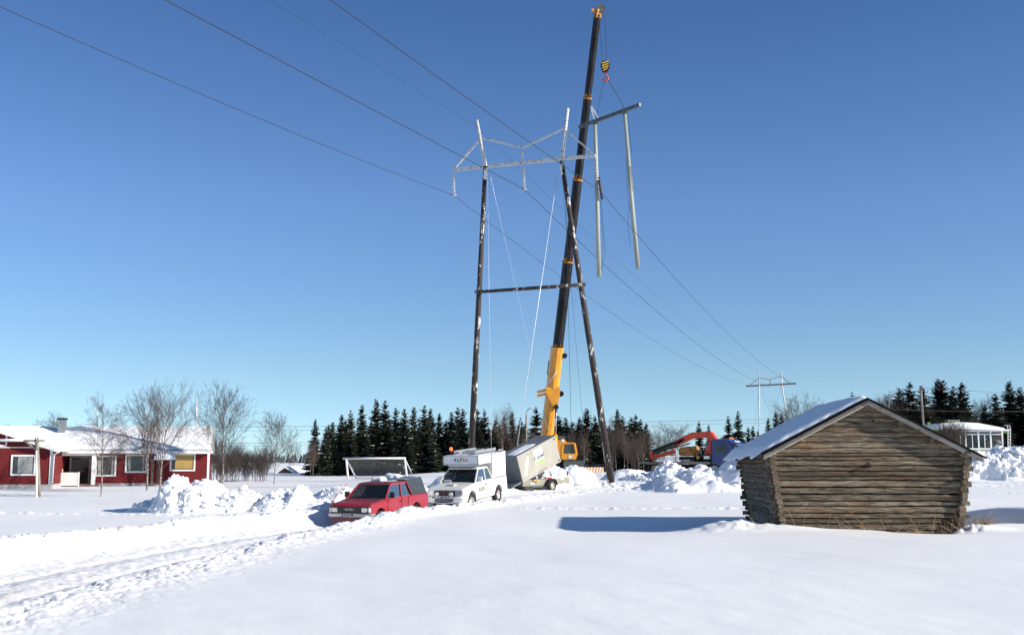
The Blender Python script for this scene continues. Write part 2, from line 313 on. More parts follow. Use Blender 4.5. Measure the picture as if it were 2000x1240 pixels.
M['topper_top'] = mat('frosty_topper_roof', (0.10, 0.14, 0.19), 0.6, c2=(0.45, 0.48, 0.52), sc=2.2, lo=0.5, hi=0.7)
M['black_pl'] = mat('black_plastic', (0.018, 0.018, 0.02), 0.5)
M['lamp_glass'] = mat('headlight_glass', (0.45, 0.46, 0.44), 0.1, metal=0.4, c2=(0.7, 0.7, 0.66), sc=14)
M['lamp_clear'] = mat('indicator_clear', (0.8, 0.79, 0.74), 0.15, coat=0.5)
M['amber'] = mat('amber_lens', (0.75, 0.13, 0.02), 0.2)
M['plate'] = mat('number_plate', (0.62, 0.63, 0.62), 0.5)
M['blue'] = mat('plate_blue', (0.04, 0.07, 0.35), 0.5)
M['ink'] = mat('black_print', (0.015, 0.015, 0.018), 0.6)
M['ink_red'] = mat('red_print', (0.60, 0.05, 0.035), 0.6)
M['ink_or'] = mat('orange_print', (0.72, 0.20, 0.06), 0.6)
M['ink_blue'] = mat('blue_grey_print', (0.25, 0.28, 0.42), 0.6)
M['green'] = mat('green_print', (0.16, 0.50, 0.10), 0.6)
M['yellowgreen'] = mat('yellow_green_print', (0.55, 0.68, 0.08), 0.6)
M['sticker'] = mat('white_sticker', (0.78, 0.78, 0.77), 0.5, c2=(0.72, 0.72, 0.72))
M['cont_side'] = mat('beige_container_panel', (0.31, 0.285, 0.23), 0.6, c2=(0.37, 0.35, 0.295), sc=1.3, lo=0.35, hi=0.7)
M['cont_end'] = mat('grey_container_end', (0.12, 0.135, 0.14), 0.6, c2=(0.10, 0.11, 0.115), sc=1.3)
M['cont_roof'] = mat('grey_container_roof', (0.13, 0.14, 0.155), 0.7, c2=(0.17, 0.18, 0.19), sc=2)
M['trailer'] = mat('khaki_trailer_panel', (0.27, 0.255, 0.19), 0.6, c2=(0.21, 0.20, 0.15), sc=2)
M['crane_red'] = mat('loader_crane_red', (0.75, 0.062, 0.022), 0.45, c2=(0.62, 0.05, 0.02), sc=2, coat=0.2)
M['crane_grey'] = mat('loader_crane_grey', (0.10, 0.11, 0.10), 0.6, c2=(0.05, 0.05, 0.05), sc=3)
M['decal_y'] = mat('yellow_decal', (0.72, 0.45, 0.05), 0.5)
M['truck_blue'] = mat('truck_blue_paint', (0.007, 0.032, 0.17), 0.35, c2=(0.006, 0.026, 0.13), coat=0.5)
M['truck_shaded'] = mat('truck_blue_shaded', (0.008, 0.015, 0.075), 0.5)  # darker copy of the cab blue with its shade in the colour
M['crate'] = mat('yellow_timber_crate', (0.42, 0.20, 0.055), 0.75, c2=(0.28, 0.12, 0.03), sc=3)
M['green_paint'] = mat('green_house_paint', (0.14, 0.30, 0.05), 0.7)
M['red_door'] = mat('red_brown_wall', (0.35, 0.10, 0.06), 0.7)
M['straw'] = mat('dry_straw', (0.42, 0.30, 0.17), 0.8, c2=(0.30, 0.19, 0.11), sc=5)
M['lampshade'] = mat('lamp_head_white', (0.72, 0.74, 0.74), 0.4)
M['grey_pole'] = mat('grey_wood_pole', (0.26, 0.235, 0.20), 0.8, c2=(0.17, 0.15, 0.13), stretch=(1, 1, 0.2), sc=5)
M['seat'] = mat('grey_seat_fabric', (0.08, 0.08, 0.08), 0.9)
M['net'] = mat('white_net_cord', (0.55, 0.56, 0.54), 0.8)
M['stick'] = mat('red_marker_stick', (0.50, 0.10, 0.07), 0.5)

for key in ('needle', 'needle2', 'twig'):
    t = M[key].node_tree; b = t.nodes['Principled BSDF']; src = b.inputs['Base Color'].links[0].from_socket
    oi = t.nodes.new('ShaderNodeObjectInfo'); mr = t.nodes.new('ShaderNodeMapRange'); mr.inputs[3].default_value = 0.65; mr.inputs[4].default_value = 1.5
    vm = t.nodes.new('ShaderNodeVectorMath'); vm.operation = 'SCALE'
    t.links.new(oi.outputs['Random'], mr.inputs[0]); t.links.new(src, vm.inputs[0]); t.links.new(mr.outputs[0], vm.inputs[3]); t.links.new(vm.outputs[0], b.inputs['Base Color'])

# ------------------------------------------------------------------ mesh builder
class MB:
    def __init__(self): self.v = []; self.f = []; self.m = []; self.smooth = []
    def add(self, vs, fs, mi=0, mx=None, smooth=False):
        o = len(self.v)
        self.v += [tuple(mx @ Vector(p)) if mx is not None else tuple(p) for p in vs]
        for f in fs: self.f.append([i + o for i in f]); self.m.append(mi); self.smooth.append(smooth)
        return self
    def box(self, c, s, mx=None, mi=0, rz=0.0):
        a, b, d = s[0] / 2, s[1] / 2, s[2] / 2
        vs = [Vector((x * a, y * b, z * d)) for x in (-1, 1) for y in (-1, 1) for z in (-1, 1)]
        q = Matrix.Rotation(rz, 3, 'Z')
        vs = [q @ p + Vector(c) for p in vs]
        fs = [(0, 1, 3, 2), (4, 6, 7, 5), (0, 4, 5, 1), (2, 3, 7, 6), (0, 2, 6, 4), (1, 5, 7, 3)]
        return self.add(vs, fs, mi, mx)
    def beam(self, a, b, w, h, mi=0, up=(0, 0, 1), w2=None, h2=None):
        a = Vector(a); b = Vector(b); d = (b - a).normalized(); up = Vector(up)
        s = d.cross(up)
        if s.length < 1e-4: s = d.cross(Vector((0, 1, 0)))
        s.normalize(); u = s.cross(d).normalized()
        w2 = w if w2 is None else w2; h2 = h if h2 is None else h2
        vs = [a + s * (i * w / 2) + u * (j * h / 2) for i, j in ((-1, -1), (1, -1), (1, 1), (-1, 1))]
        vs += [b + s * (i * w2 / 2) + u * (j * h2 / 2) for i, j in ((-1, -1), (1, -1), (1, 1), (-1, 1))]
        return self.add(vs, [(3, 2, 1, 0), (4, 5, 6, 7), (0, 1, 5, 4), (1, 2, 6, 5), (2, 3, 7, 6), (3, 0, 4, 7)], mi)
    def tube(self, pts, rs, n=6, mi=0, cap=True, smooth=True):
        pts = [Vector(p) for p in pts]
        if not hasattr(rs, '__len__'): rs = [rs] * len(pts)
        o = len(self.v); prev = None
        for k, p in enumerate(pts):
            d = (pts[min(k + 1, len(pts) - 1)] - pts[max(k - 1, 0)])
            d = d.normalized() if d.length > 1e-9 else Vector((0, 0, 1))
            if prev is None:
                s = d.orthogonal().normalized()
            else:
                s = prev - d * prev.dot(d)
                s = s.normalized() if s.length > 1e-6 else d.orthogonal().normalized()
            prev = s; u = d.cross(s)
            for i in range(n):
                a = 2 * math.pi * i / n
                self.v.append(tuple(p + (s * math.cos(a) + u * math.sin(a)) * rs[k]))
        for k in range(len(pts) - 1):
            for i in range(n):
                j = (i + 1) % n
                self.f.append([o + k * n + i, o + k * n + j, o + (k + 1) * n + j, o + (k + 1) * n + i]); self.m.append(mi); self.smooth.append(smooth)
        if cap and n > 2:
            self.f.append([o + i for i in reversed(range(n))]); self.m.append(mi); self.smooth.append(False)
            self.f.append([o + (len(pts) - 1) * n + i for i in range(n)]); self.m.append(mi); self.smooth.append(False)
        return self
    def prism(self, poly, a, b, plane='xz', mx=None, mi=0):
        """polygon given in a plane, pushed out from a to b along the third axis"""
        def pt(p, t):
            if plane == 'xz': return (p[0], t, p[1])
            if plane == 'xy': return (p[0], p[1], t)
            return (t, p[0], p[1])
        n = len(poly)
        vs = [pt(p, a) for p in poly] + [pt(p, b) for p in poly]
        fs = [list(range(n)), list(reversed(range(n, 2 * n)))] + [[i, i + n, (i + 1) % n + n, (i + 1) % n] for i in range(n)]
        return self.add(vs, fs, mi, mx)
    def lathe(self, prof, n=20, mx=None, mi=0):
        """profile (r, t) turned about local Y"""
        vs = []; fs = []
        for r, t in prof:
            for i in range(n):
                a = 2 * math.pi * i / n; vs.append((r * math.cos(a), t, r * math.sin(a)))
        for k in range(len(prof) - 1):
            for i in range(n):
                j = (i + 1) % n; fs.append((k * n + i, k * n + j, (k + 1) * n + j, (k + 1) * n + i))
        return self.add(vs, fs, mi, mx, True)
    def build(self, name, mats, parent=None, bevel=0.0, seg=2, fix=True, loc=None, ang=R(35)):
        me = bpy.data.meshes.new(name)
        me.from_pydata([tuple(p) for p in self.v], [], self.f)
        if not isinstance(mats, (list, tuple)): mats = [mats]
        for q in mats: me.materials.append(q)
        me.polygons.foreach_set('material_index', self.m)
        me.polygons.foreach_set('use_smooth', self.smooth)
        if bevel or fix:
            bm = bmesh.new(); bm.from_mesh(me)
            bmesh.ops.recalc_face_normals(bm, faces=bm.faces)
            if bevel:
                es = [e for e in bm.edges if len(e.link_faces) == 2 and e.calc_face_angle(0) > ang]
                bmesh.ops.bevel(bm, geom=es, offset=bevel, segments=seg, affect='EDGES', clamp_overlap=True)
                for f in bm.faces: f.smooth = True
            bm.to_mesh(me); bm.free()
            if bevel:
                try: me.set_sharp_from_angle(angle=R(40))
                except Exception: pass
        o = bpy.data.objects.new(name, me); COL.objects.link(o)
        if parent is not None: o.parent = parent
        if loc is not None: o.location = loc
        return o
def tag(o, label=None, cat=None, group=None, kind=None):
    if label: o['label'] = label
    if cat: o['category'] = cat
    if group: o['group'] = group
    if kind: o['kind'] = kind
    return o
def thing(name, label, cat, loc=(0, 0, 0), rz=0.0, group=None, rot=None):
    o = bpy.data.objects.new(name, None); o.empty_display_size = 0.3; COL.objects.link(o)
    o.location = loc; o.rotation_euler = rot if rot is not None else (0, 0, rz)
    return tag(o, label, cat, group)
def copy_tree(o, parent=None):
    c = o.copy(); COL.objects.link(c)
    if parent is not None: c.parent = parent
    for ch in list(o.children): copy_tree(ch, c)
    return c
def text(s, size, mtl, parent, mx, name='lettering', ext=0.002, shear=0.0, sx=1.0):
    cu = bpy.data.curves.new(name, 'FONT'); cu.body = s; cu.size = size; cu.extrude = ext; cu.align_x = 'CENTER'; cu.align_y = 'CENTER'; cu.shear = shear
    cu.resolution_u = 3; cu.offset = size * 0.035
    t = bpy.data.objects.new(name, cu)
    me = bpy.data.meshes.new_from_object(t)
    bpy.data.objects.remove(t)
    me.transform(Matrix.Diagonal((sx, 1, 1, 1))); me.name = name
    me.materials.clear(); me.materials.append(mtl)
    o = bpy.data.objects.new(name, me); COL.objects.link(o); o.parent = parent; o.matrix_local = mx
    return o
def frame(origin, xdir, updir):
    """matrix whose X runs along xdir and Y along updir (for flat lettering)"""
    x = Vector(xdir).normalized(); y = Vector(updir); y = (y - x * y.dot(x)).normalized(); z = x.cross(y)
    m = Matrix.Identity(4)
    for i in range(3): m[i][0] = x[i]; m[i][1] = y[i]; m[i][2] = z[i]; m[i][3] = origin[i]
    return m

# ------------------------------------------------------------------ ground
def build_ground():
    fine = np.radians(np.linspace(-29, 29, 760))
    lft = np.radians(-29 - np.cumsum(np.linspace(0.5, 9, 31))); rgt = np.radians(29 + np.cumsum(np.linspace(0.5, 9, 31)))
    lft = lft[lft > -math.pi]; rgt = rgt[rgt < math.pi]
    ang = np.concatenate([lft[::-1], fine, rgt])
    r = [2.0]
    while r[-1] < 6000:
        q = r[-1]; k = 1.03 if q < 7 else 1.0052 if q < 15 else 1.0042 if q < 75 else 1.008 if q < 140 else 1.05
        r.append(q * k)
    r = np.array(r); na, nr = len(ang), len(r)
    A, RR = np.meshgrid(ang, r)
    X = RR * np.sin(A); Y = RR * np.cos(A); Z = H(X, Y)
    co = np.stack([X, Y, Z], -1).reshape(-1, 3)
    co = np.vstack([co, [[0, 0, 0.38]]])
    i = np.arange(nr - 1)[:, None] * na + np.arange(na - 1)[None, :]
    q = np.stack([i, i + 1, i + na + 1, i + na], -1).reshape(-1, 4)
    # seam behind the camera and the little cap underfoot
    j = np.arange(nr - 1) * na
    seam = np.stack([j + na - 1, j, j + na, j + 2 * na - 1], -1)
    q = np.vstack([q, seam])
    me = bpy.data.meshes.new('ground')
    nt3 = na; tri = np.stack([np.full(na, len(co) - 1), (np.arange(na) + 1) % na, np.arange(na)], -1)
    loops = np.concatenate([q.ravel(), tri.ravel()])
    starts = np.concatenate([np.arange(len(q)) * 4, len(q) * 4 + np.arange(na) * 3])
    me.vertices.add(len(co)); me.vertices.foreach_set('co', co.ravel())
    me.loops.add(len(loops)); me.loops.foreach_set('vertex_index', loops.astype(np.int32))
    me.polygons.add(len(starts)); me.polygons.foreach_set('loop_start', starts.astype(np.int32))
    me.update(calc_edges=True); me.validate()
    bm = bmesh.new(); bm.from_mesh(me); bmesh.ops.recalc_face_normals(bm, faces=bm.faces)
    if sum(f.normal.z for f in list(bm.faces)[:200]) < 0: bmesh.ops.reverse_faces(bm, faces=bm.faces)
    bm.to_mesh(me); bm.free()
    me.polygons.foreach_set('use_smooth', [True] * len(me.polygons))
    d, side, yq = road_dist(co[:, 0], co[:, 1])
    dirt = np.exp(-((d - 0.6) / 0.75) ** 2) * np.interp(co[:, 1], [0, 21, 27, 45], [0.9, 0.75, 0.25, 0.12])
    at = me.attributes.new('dirt', 'FLOAT', 'POINT'); at.data.foreach_set('value', dirt.astype(np.float32))
    me.materials.append(M['snow'])
    o = bpy.data.objects.new('ground', me); COL.objects.link(o); o['kind'] = 'structure'
build_ground()

# ------------------------------------------------------------------ snow piles
_t = (1 + 5 ** 0.5) / 2
ICO = [Vector(p).normalized() for p in ((-1,_t,0),(1,_t,0),(-1,-_t,0),(1,-_t,0),(0,-1,_t),(0,1,_t),(0,-1,-_t),(0,1,-_t),(_t,0,-1),(_t,0,1),(-_t,0,-1),(-_t,0,1))]
ICF = [(0,11,5),(0,5,1),(0,1,7),(0,7,10),(0,10,11),(1,5,9),(5,11,4),(11,10,2),(10,7,6),(7,1,8),(3,9,4),(3,4,2),(3,2,6),(3,6,8),(3,8,9),(4,9,5),(2,4,11),(6,2,10),(8,6,7),(9,8,1)]
def pile(label, cx, cy, rx, ry, h, seed, rot=0.0, sc=0.5, rough=1.0, peaks=None, name='snow_pile', step=None, blocks=0, bs=0.15):
    step = step or max(0.05, cy / 850.0)
    nx = int(2.6 * rx / step) + 1; ny = int(2.6 * ry / (step * 1.3)) + 1
    u, v = np.meshgrid(np.linspace(-1.3, 1.3, nx), np.linspace(-1.3, 1.3, ny))
    X0 = u * rx; Y0 = v * ry; c, s = math.cos(rot), math.sin(rot)
    X = cx + X0 * c - Y0 * s; Y = cy + X0 * s + Y0 * c
    rad = np.sqrt(u * u + v * v) + 0.16 * fbm(X / 1.6, Y / 1.6, seed + 2, 3)
    body = np.clip(1 - rad, 0, 1)
    body = body ** 0.8 / (0.42 + body ** 0.8) * 1.42
    if peaks:
        pk = 0
        for (pu, pw, ph) in peaks: pk = np.maximum(pk, ph * np.exp(-((u - pu) / pw) ** 2))
        body = body * (0.12 + pk)
    body = body * (1 + 0.5 * fbm(X / 2.2, Y / 2.2, seed + 7, 3) * (0.5 + 0.5 * rough))
    m = ss(0.0, 0.18, body)
    z = h * body + m * rough * (0.34 * clods(X, Y, sc * 2.0, seed) + 0.20 * clods(X, Y, sc, seed + 50) + 0.08 * clods(X, Y, sc * 0.4, seed + 90))
    z = z + m * 0.02 * fbm(X / 0.3, Y / 0.3, seed + 4, 2)
    Z = H(X, Y) - 0.05 + z - 0.2 * (body <= 0.004)
    me = bpy.data.meshes.new(name)
    co = np.stack([X, Y, Z], -1).reshape(-1, 3)
    keep = (body > 0.0)
    i = np.arange(ny - 1)[:, None] * nx + np.arange(nx - 1)[None, :]
    kk = keep[:-1, :-1] | keep[1:, 1:] | keep[1:, :-1] | keep[:-1, 1:]
    q = np.stack([i, i + 1, i + nx + 1, i + nx], -1)[kk]
    used = np.unique(q); rem = np.full(len(co), -1); rem[used] = np.arange(len(used))
    org = np.array([cx, cy, h1(cx, cy)])
    me.from_pydata((co[used] - org).tolist(), [], rem[q].tolist())
    me.polygons.foreach_set('use_smooth', [rough < 0.35] * len(me.polygons))
    me.materials.append(M['snow_pile'])
    o = bpy.data.objects.new(name, me); COL.objects.link(o); o.location = org
    if blocks:
        rb = random.Random(seed); mb = MB(); ok = np.argwhere(body > 0.03)
        ico = [Vector(p) for p in ICO]
        for k in range(blocks):
            r_, c_ = ok[rb.randrange(len(ok))]; b_ = bs * rb.choice([0.35, 0.45, 0.6, 0.8, 1.0, 1.35]) * (0.55 + 0.6 * min(1.0, body[r_, c_]))
            ctr = Vector((X[r_, c_], Y[r_, c_], Z[r_, c_] + 0.15 * b_)) - Vector(org); q = Matrix.Rotation(rb.random() * 6, 3, Vector((rb.gauss(0, 1), rb.gauss(0, 1), rb.gauss(0, 1))).normalized())
            sx, sy, sz = rb.uniform(.7, 1.3), rb.uniform(.7, 1.3), rb.uniform(.5, .9)
            mb.add([ctr + q @ Vector((p.x * sx, p.y * sy, p.z * sz)) * (b_ * rb.uniform(0.75, 1.2)) for p in ico], ICF)
        tag(mb.build('snow_blocks', M['snow_pile'], o, fix=False), kind='stuff')
    return tag(o, label, 'snow pile', 'heaps of ploughed snow round the yard')
pile('large lumpy heap of snow blocks in front of the red house', -12.2, 45.2, 2.9, 2.0, 1.25, 101, rot=0.02, sc=0.36, rough=0.34, blocks=1000, bs=0.145,
     peaks=[(-0.36, 0.20, 1.0), (0.02, 0.30, 0.72), (0.55, 0.35, 0.58), (-0.75, 0.22, 0.35)])
pile('smoother pointed snow heap between the house pile and the red pickup', -9.0, 45.2, 2.1, 1.9, 0.98, 131, sc=0.28, rough=0.12, blocks=380, bs=0.09,
     peaks=[(0.30, 0.2, 0.98), (-0.1, 0.4, 0.7), (0.75, 0.35, 0.5)])
pile('low rounded snow bank directly behind the red pickup', -6.0, 49.0, 3.3, 1.8, 0.80, 161, rot=0.45, sc=0.5, rough=0.10, blocks=160, bs=0.08,
     peaks=[(-0.5, 0.4, 0.8), (0.1, 0.3, 0.8), (0.6, 0.3, 1.1)])
pile('snow lumps heaped between the white pickup and the goal', -4.6, 57.5, 2.6, 1.3, 0.85, 171, rot=0.3, sc=0.4, rough=0.22,
     peaks=[(-0.6, 0.15, 0.9), (-0.2, 0.35, 0.6), (0.5, 0.3, 1.0)])
pile('broad smooth snow mound right of the trailer by the pylon foot', 9.3, 60.5, 4.6, 3.2, 0.95, 201, rot=0.05, sc=0.9, rough=0.20, blocks=60, bs=0.16,
     peaks=[(-0.25, 0.22, 0.75), (0.15, 0.3, 0.95), (0.7, 0.4, 0.85)])
pile('tall wind-smoothed snow mound beside the barn roof', 12.9, 62.5, 5.2, 3.6, 2.05, 241, rot=-0.1, sc=1.1, rough=0.24, blocks=60, bs=0.25,
     peaks=[(-0.55, 0.35, 0.55), (0.0, 0.35, 0.85), (0.42, 0.2, 1.05), (0.8, 0.3, 0.9)])
pile('white crumbly heap in front of the loader crane truck', 11.0, 80.0, 3.4, 2.2, 1.15, 281, sc=0.3, rough=0.2, blocks=500, bs=0.13, peaks=[(0.05, 0.45, 1.0), (-0.75, 0.3, 0.5)])
pile('small snow hummock behind the leaning pylon leg', 8.2, 82.0, 2.0, 1.4, 0.8, 291, sc=0.4, rough=0.2)
pile('rounded snow mound heaped behind the tilted container', 3.9, 67.6, 1.25, 1.1, 1.25, 301, sc=0.5, rough=0.2)
pile('churned snow spread beside the trailer ramp', 6.0, 68.0, 2.2, 1.6, 0.10, 311, sc=0.3, rough=0.25, blocks=260, bs=0.10)
pile('jagged ploughed snow bank at the right edge beyond the barn', 40.0, 88.0, 9.0, 3.6, 2.15, 321, rot=0.05, sc=0.62, rough=0.40, blocks=1900, bs=0.28,
     peaks=[(-0.55, 0.28, 0.9), (-0.1, 0.4, 0.95), (0.5, 0.5, 1.1)])

# ------------------------------------------------------------------ log barn
BROT = -R(2.06)
barn = thing('log_barn', 'weathered grey log hay barn with walls flaring outwards and snow on its left roof slope', 'barn', (BX, BY, 0.0), BROT)
def log_mesh(L, hgt, th, seed, n=12, cut=0.0):
    rd = random.Random(seed); mb = MB(); k = 8
    prof = [(-0.5, -0.33), (-0.36, -0.5), (0.36, -0.5), (0.5, -0.33), (0.5, 0.28), (0.36, 0.5), (-0.36, 0.5), (-0.5, 0.28)]
    ph = rd.random() * 9; o = 0; vs = []; fs = []
    for i in range(n + 1):
        t = i / n; x = (t - 0.5) * L
        wob = 0.012 * math.sin(ph + t * 7) + 0.007 * math.sin(ph * 2 + t * 17); sc = 1 + 0.06 * math.sin(ph * 3 + t * 5) + rd.uniform(-0.03, 0.03)
        for a, b in prof:
            xx = x + (-2 * (t > 0.5) + 1) * (cut * b * hgt) * (i in (0, n))
            vs.append((xx, a * th * sc + wob + rd.uniform(-0.005, 0.005), b * hgt * (1 + 0.03 * math.sin(ph + t * 11)) + 0.4 * wob))
    for i in range(n):
        for j in range(k):
            fs.append((i * k + j, i * k + (j + 1) % k, (i + 1) * k + (j + 1) % k, (i + 1) * k + j))
    fs.append(tuple(reversed(range(k)))); fs.append(tuple(range(n * k, n * k + k)))
    mb.add(vs, fs, 0, None, False); return mb
def half(z): return 2.50 + (z - 0.38) / 2.17 * 0.28     # wall flare
BL = 5.0; rd = random.Random(5)
zs = [0.02]; 
while zs[-1] < 2.5: zs.append(zs[-1] + rd.choice([0.115, 0.13, 0.15, 0.165, 0.19, 0.20, 0.14]))
zs[-1] = 2.55
RZ = 4.02                                    # ridge height under the roof
def gable_half(z): return max(0.12, (RZ - z) / (RZ - 2.48) * 2.78)
for side_y, sd in ((0.0, 0), (BL, 500)):
    for k in range(len(zs) - 1):
        z0, z1 = zs[k], zs[k + 1]; zc = (z0 + z1) / 2; hw = half(zc)
        e1 = rd.uniform(0.10, 0.24); e2 = rd.uniform(0.10, 0.24); L = 2 * hw + e1 + e2
        o = log_mesh(L, (z1 - z0) * 0.85, 0.17, sd + k).build('log', M['log'], barn, loc=((e2 - e1) / 2, side_y + 0.08 + rd.uniform(-0.015, 0.015), zc))
        o.rotation_euler = (0, rd.uniform(-0.004, 0.004), 0)
    z = 2.55; k = 40
    while z < RZ - 0.14:
        hh = rd.choice([0.13, 0.15, 0.165, 0.14]); zc = z + hh / 2; w = gable_half(zc) + 0.02
        if w > 0.15:
            o = log_mesh(2 * w, hh * 0.93, 0.14, sd + k, cut=1.78).build('log', M['log'], barn, loc=(0.06, side_y + 0.08 + rd.uniform(-0.015, 0.015), zc))
        z += hh; k += 1
for sx in (-1, 1):
    k = 0
    for k in range(len(zs) - 1):
        z0, z1 = zs[k] + 0.06, zs[k + 1] + 0.06; zc = (z0 + z1) / 2; hw = half(zc)
        e1 = rd.uniform(0.10, 0.26); e2 = rd.uniform(0.1, 0.25)
        o = log_mesh(BL + e1 + e2, (z1 - z0) * 0.96, 0.16, 900 + k + 100 * (sx + 1)).build('log', M['log'], barn,
            loc=(sx * (hw - 0.02) + rd.uniform(-0.02, 0.02), (BL + e2 - e1) / 2 + 0.04, zc))
        o.rotation_euler = (0, 0, R(90))
# black solids inside paint the shade seen through the chinks
MB().box((0, BL / 2, 1.4), (4.7, BL - 0.3, 2.6)).build('chink_shade_block', M['dark'], barn)
MB().prism([(-2.4, 2.6), (2.4, 2.6), (0, 3.85)], 0.25, BL - 0.25).build('chink_shade_block', M['dark'], barn)
ROH = 0.16                                    # front overhang
slope = math.atan2(RZ + 0.08 - 2.42, 3.25)
def slope_pt(x, off=0.0):                      # point on the roof plane at sideways distance x
    return RZ + 0.12 - abs(x) * math.tan(slope) + off
# purlins whose ends stick out under the bargeboards
for (x, rr) in ((0.02, 0.085), (-0.95, 0.085), (-1.85, 0.09), (-2.72, 0.10), (0.95, 0.08), (1.88, 0.09), (2.68, 0.10)):
    mb = MB().tube([(x, -0.13, 0), (x, BL / 2, 0.01), (x, BL + 0.25, 0)], [rr, rr * 0.95, rr * 0.9], 10)
    o = mb.build('purlin', M['log'], barn, loc=(0, 0, slope_pt(x) - 0.14 - rr))
# roof boards run from ridge to eave, laid side by side
nb = 22; y = -ROH; wB = (BL + ROH + 0.35) / nb
for sx in (-1, 1):
    for k in range(nb):
        yy = -ROH + (k + 0.5) * wB
        ext = (3.18 if sx > 0 else 2.98) + rd.uniform(-0.02, 0.03); mb = MB()
        L = ext / math.cos(slope)
        mb.box((0, 0, 0), (L, wB - 0.012, 0.025))
        o = mb.build('roof_board', M['board'], barn, loc=(sx * ext / 2, yy, slope_pt(ext / 2) - 0.07))
        o.rotation_euler = (0, sx * slope, 0)
    # felt covering and its folded edge
    mb = MB(); ext = 3.26 if sx > 0 else 3.06; L = ext / math.cos(slope)
    mb.box((0, 0, 0), (L, BL + ROH + 0.35 + 0.08, 0.022)); mb.box((0, -(BL + ROH + 0.35) / 2 - 0.075, -0.025), (L, 0.07, 0.045 if sx > 0 else 0.03))
    o = mb.build('roofing_felt', M['felt'], barn, loc=(sx * ext / 2, (BL + 0.35 - ROH) / 2, slope_pt(ext / 2) - 0.02)); o.rotation_euler = (0, sx * slope, 0)
    # bargeboard, two overlapping pieces
    for (a, b, hh, off) in ((0.0, 3.2 if sx > 0 else 3.0, 0.07, -0.125), (0.0, 3.2 if sx > 0 else 3.0, 0.05, -0.19)):
        L = (b - a) / math.cos(slope); mb = MB().box((0, 0, 0), (L, 0.028, hh))
        o = mb.build('bargeboard', M['board'], barn, loc=(sx * (a + b) / 2, -ROH - 0.02 - (0.012 if off > -0.1 else 0.0), slope_pt((a + b) / 2) + off)); o.rotation_euler = (0, sx * slope, 0)
# snow slab on the shaded left slope, hanging a little over the eave
nu, nv = 46, 60; vs = []; fs = []
for j in range(nv + 1):
    for i in range(nu + 1):
        t = i / nu; y = -ROH + 0.10 + (BL + ROH + 0.2) * j / nv
        over = -0.06 + 0.05 * math.sin(j * 0.31) + 0.14 * ss(0.2, 0.9, np.array(j / nv)).item()
        x = 0.02 + t * (3.26 + over)
        th = 0.13 * min(1, (1 - t) * 9 + 0.1) * min(1, t * 30 + 0.5)
        th *= min(1.0, (j + 0.3) / 2.0) * 0.9 + 0.1
        nzv = float(fbm(np.array([x * 1.3]), np.array([y * 1.3]), 77, 3)[0])
        droop = 0.16 * max(0, (x - 3.0)) ** 1.2
        jag = 0.05 * float(fbm(np.array([x * 5.0]), np.array([y * 5.0]), 78, 2)[0])
        vs.append((-x, y + (jag if j == 0 else 0), slope_pt(x) + th * (1 + 0.25 * nzv) - droop))
for j in range(nv):
    for i in range(nu):
        a = j * (nu + 1) + i; fs.append((a, a + 1, a + nu + 2, a + nu + 1))
n0 = len(vs)
for j in range(nv + 1):
    for i in range(nu + 1):
        x, y, z = vs[j * (nu + 1) + i]; vs.append((x, y, slope_pt(-x) - (0.03 if -x > 3.25 else 0.0) - 0.16 * max(0, (-x - 3.0)) ** 1.2))
def w_(a, b): fs.append((a, b, b + n0, a + n0))
for i in range(nu): w_(i, i + 1); w_(nv * (nu + 1) + i, nv * (nu + 1) + i + 1)
for j in range(nv): w_(j * (nu + 1), (j + 1) * (nu + 1)); w_(j * (nu + 1) + nu, (j + 1) * (nu + 1) + nu)
for j in range(nv):
    for i in range(nu):
        a = n0 + j * (nu + 1) + i
        if i > nu * 0.8: fs.append((a, a + nu + 1, a + nu + 2, a + 1))
MB().add(vs, fs, 0, None, True).build('roof_snow', M['snow_pile'], barn)
# black boxes painting the shade of two slots, and the peg on the front wall
MB().box((0.12, -0.004, 3.47), (0.20, 0.02, 0.055)).build('vent_slot_shade', M['dark'], barn)
MB().box((-0.06, -0.012, 2.17), (0.26, 0.02, 0.045)).build('vent_slot_shade', M['dark'], barn)
MB().tube([(0.03, -0.15, 2.27), (0.03, 0.05, 2.25)], 0.05, 8).build('wooden_peg', M['log'], barn)
# plank lip under the right eave
MB().box((2.98, 0.05, 2.36), (0.5, 0.12, 0.03)).build('eave_plank', M['board'], barn)

# dry stalks standing in the snow along the barn
mb = MB(); rs = random.Random(21)
for k in range(120):
    x = rs.choice([rs.gauss(1.3, 0.5), rs.gauss(2.3, 0.35), rs.uniform(-2.2, 2.6), rs.gauss(3.0, 0.2)]); y = -rs.uniform(0.05, 0.35)
    wx = BX + x; wy = BY + y - 0.02 * x; z = h1(wx, wy) - 0.03; L = rs.uniform(0.18, 0.5) * (2.0 if rs.random() < 0.07 else 1)
    dx = rs.gauss(-0.2, 0.9); dy = rs.uniform(-0.25, 0.02); nrm = math.sqrt(dx * dx + dy * dy + 0.4)
    p0 = Vector((wx, wy, z)); p2 = p0 + Vector((dx, dy, 0.63)) / nrm * L; p1 = (p0 + p2) / 2 + Vector((0, 0, L * 0.08))
    p2.y = min(p2.y, BY - 0.06 - 0.04 * (p2.x - BX)); p1.y = min(p1.y, BY - 0.06 - 0.04 * (p1.x - BX))
    mb.tube([p0, p1, p2], [0.009, 0.008, 0.005], 3, cap=False)
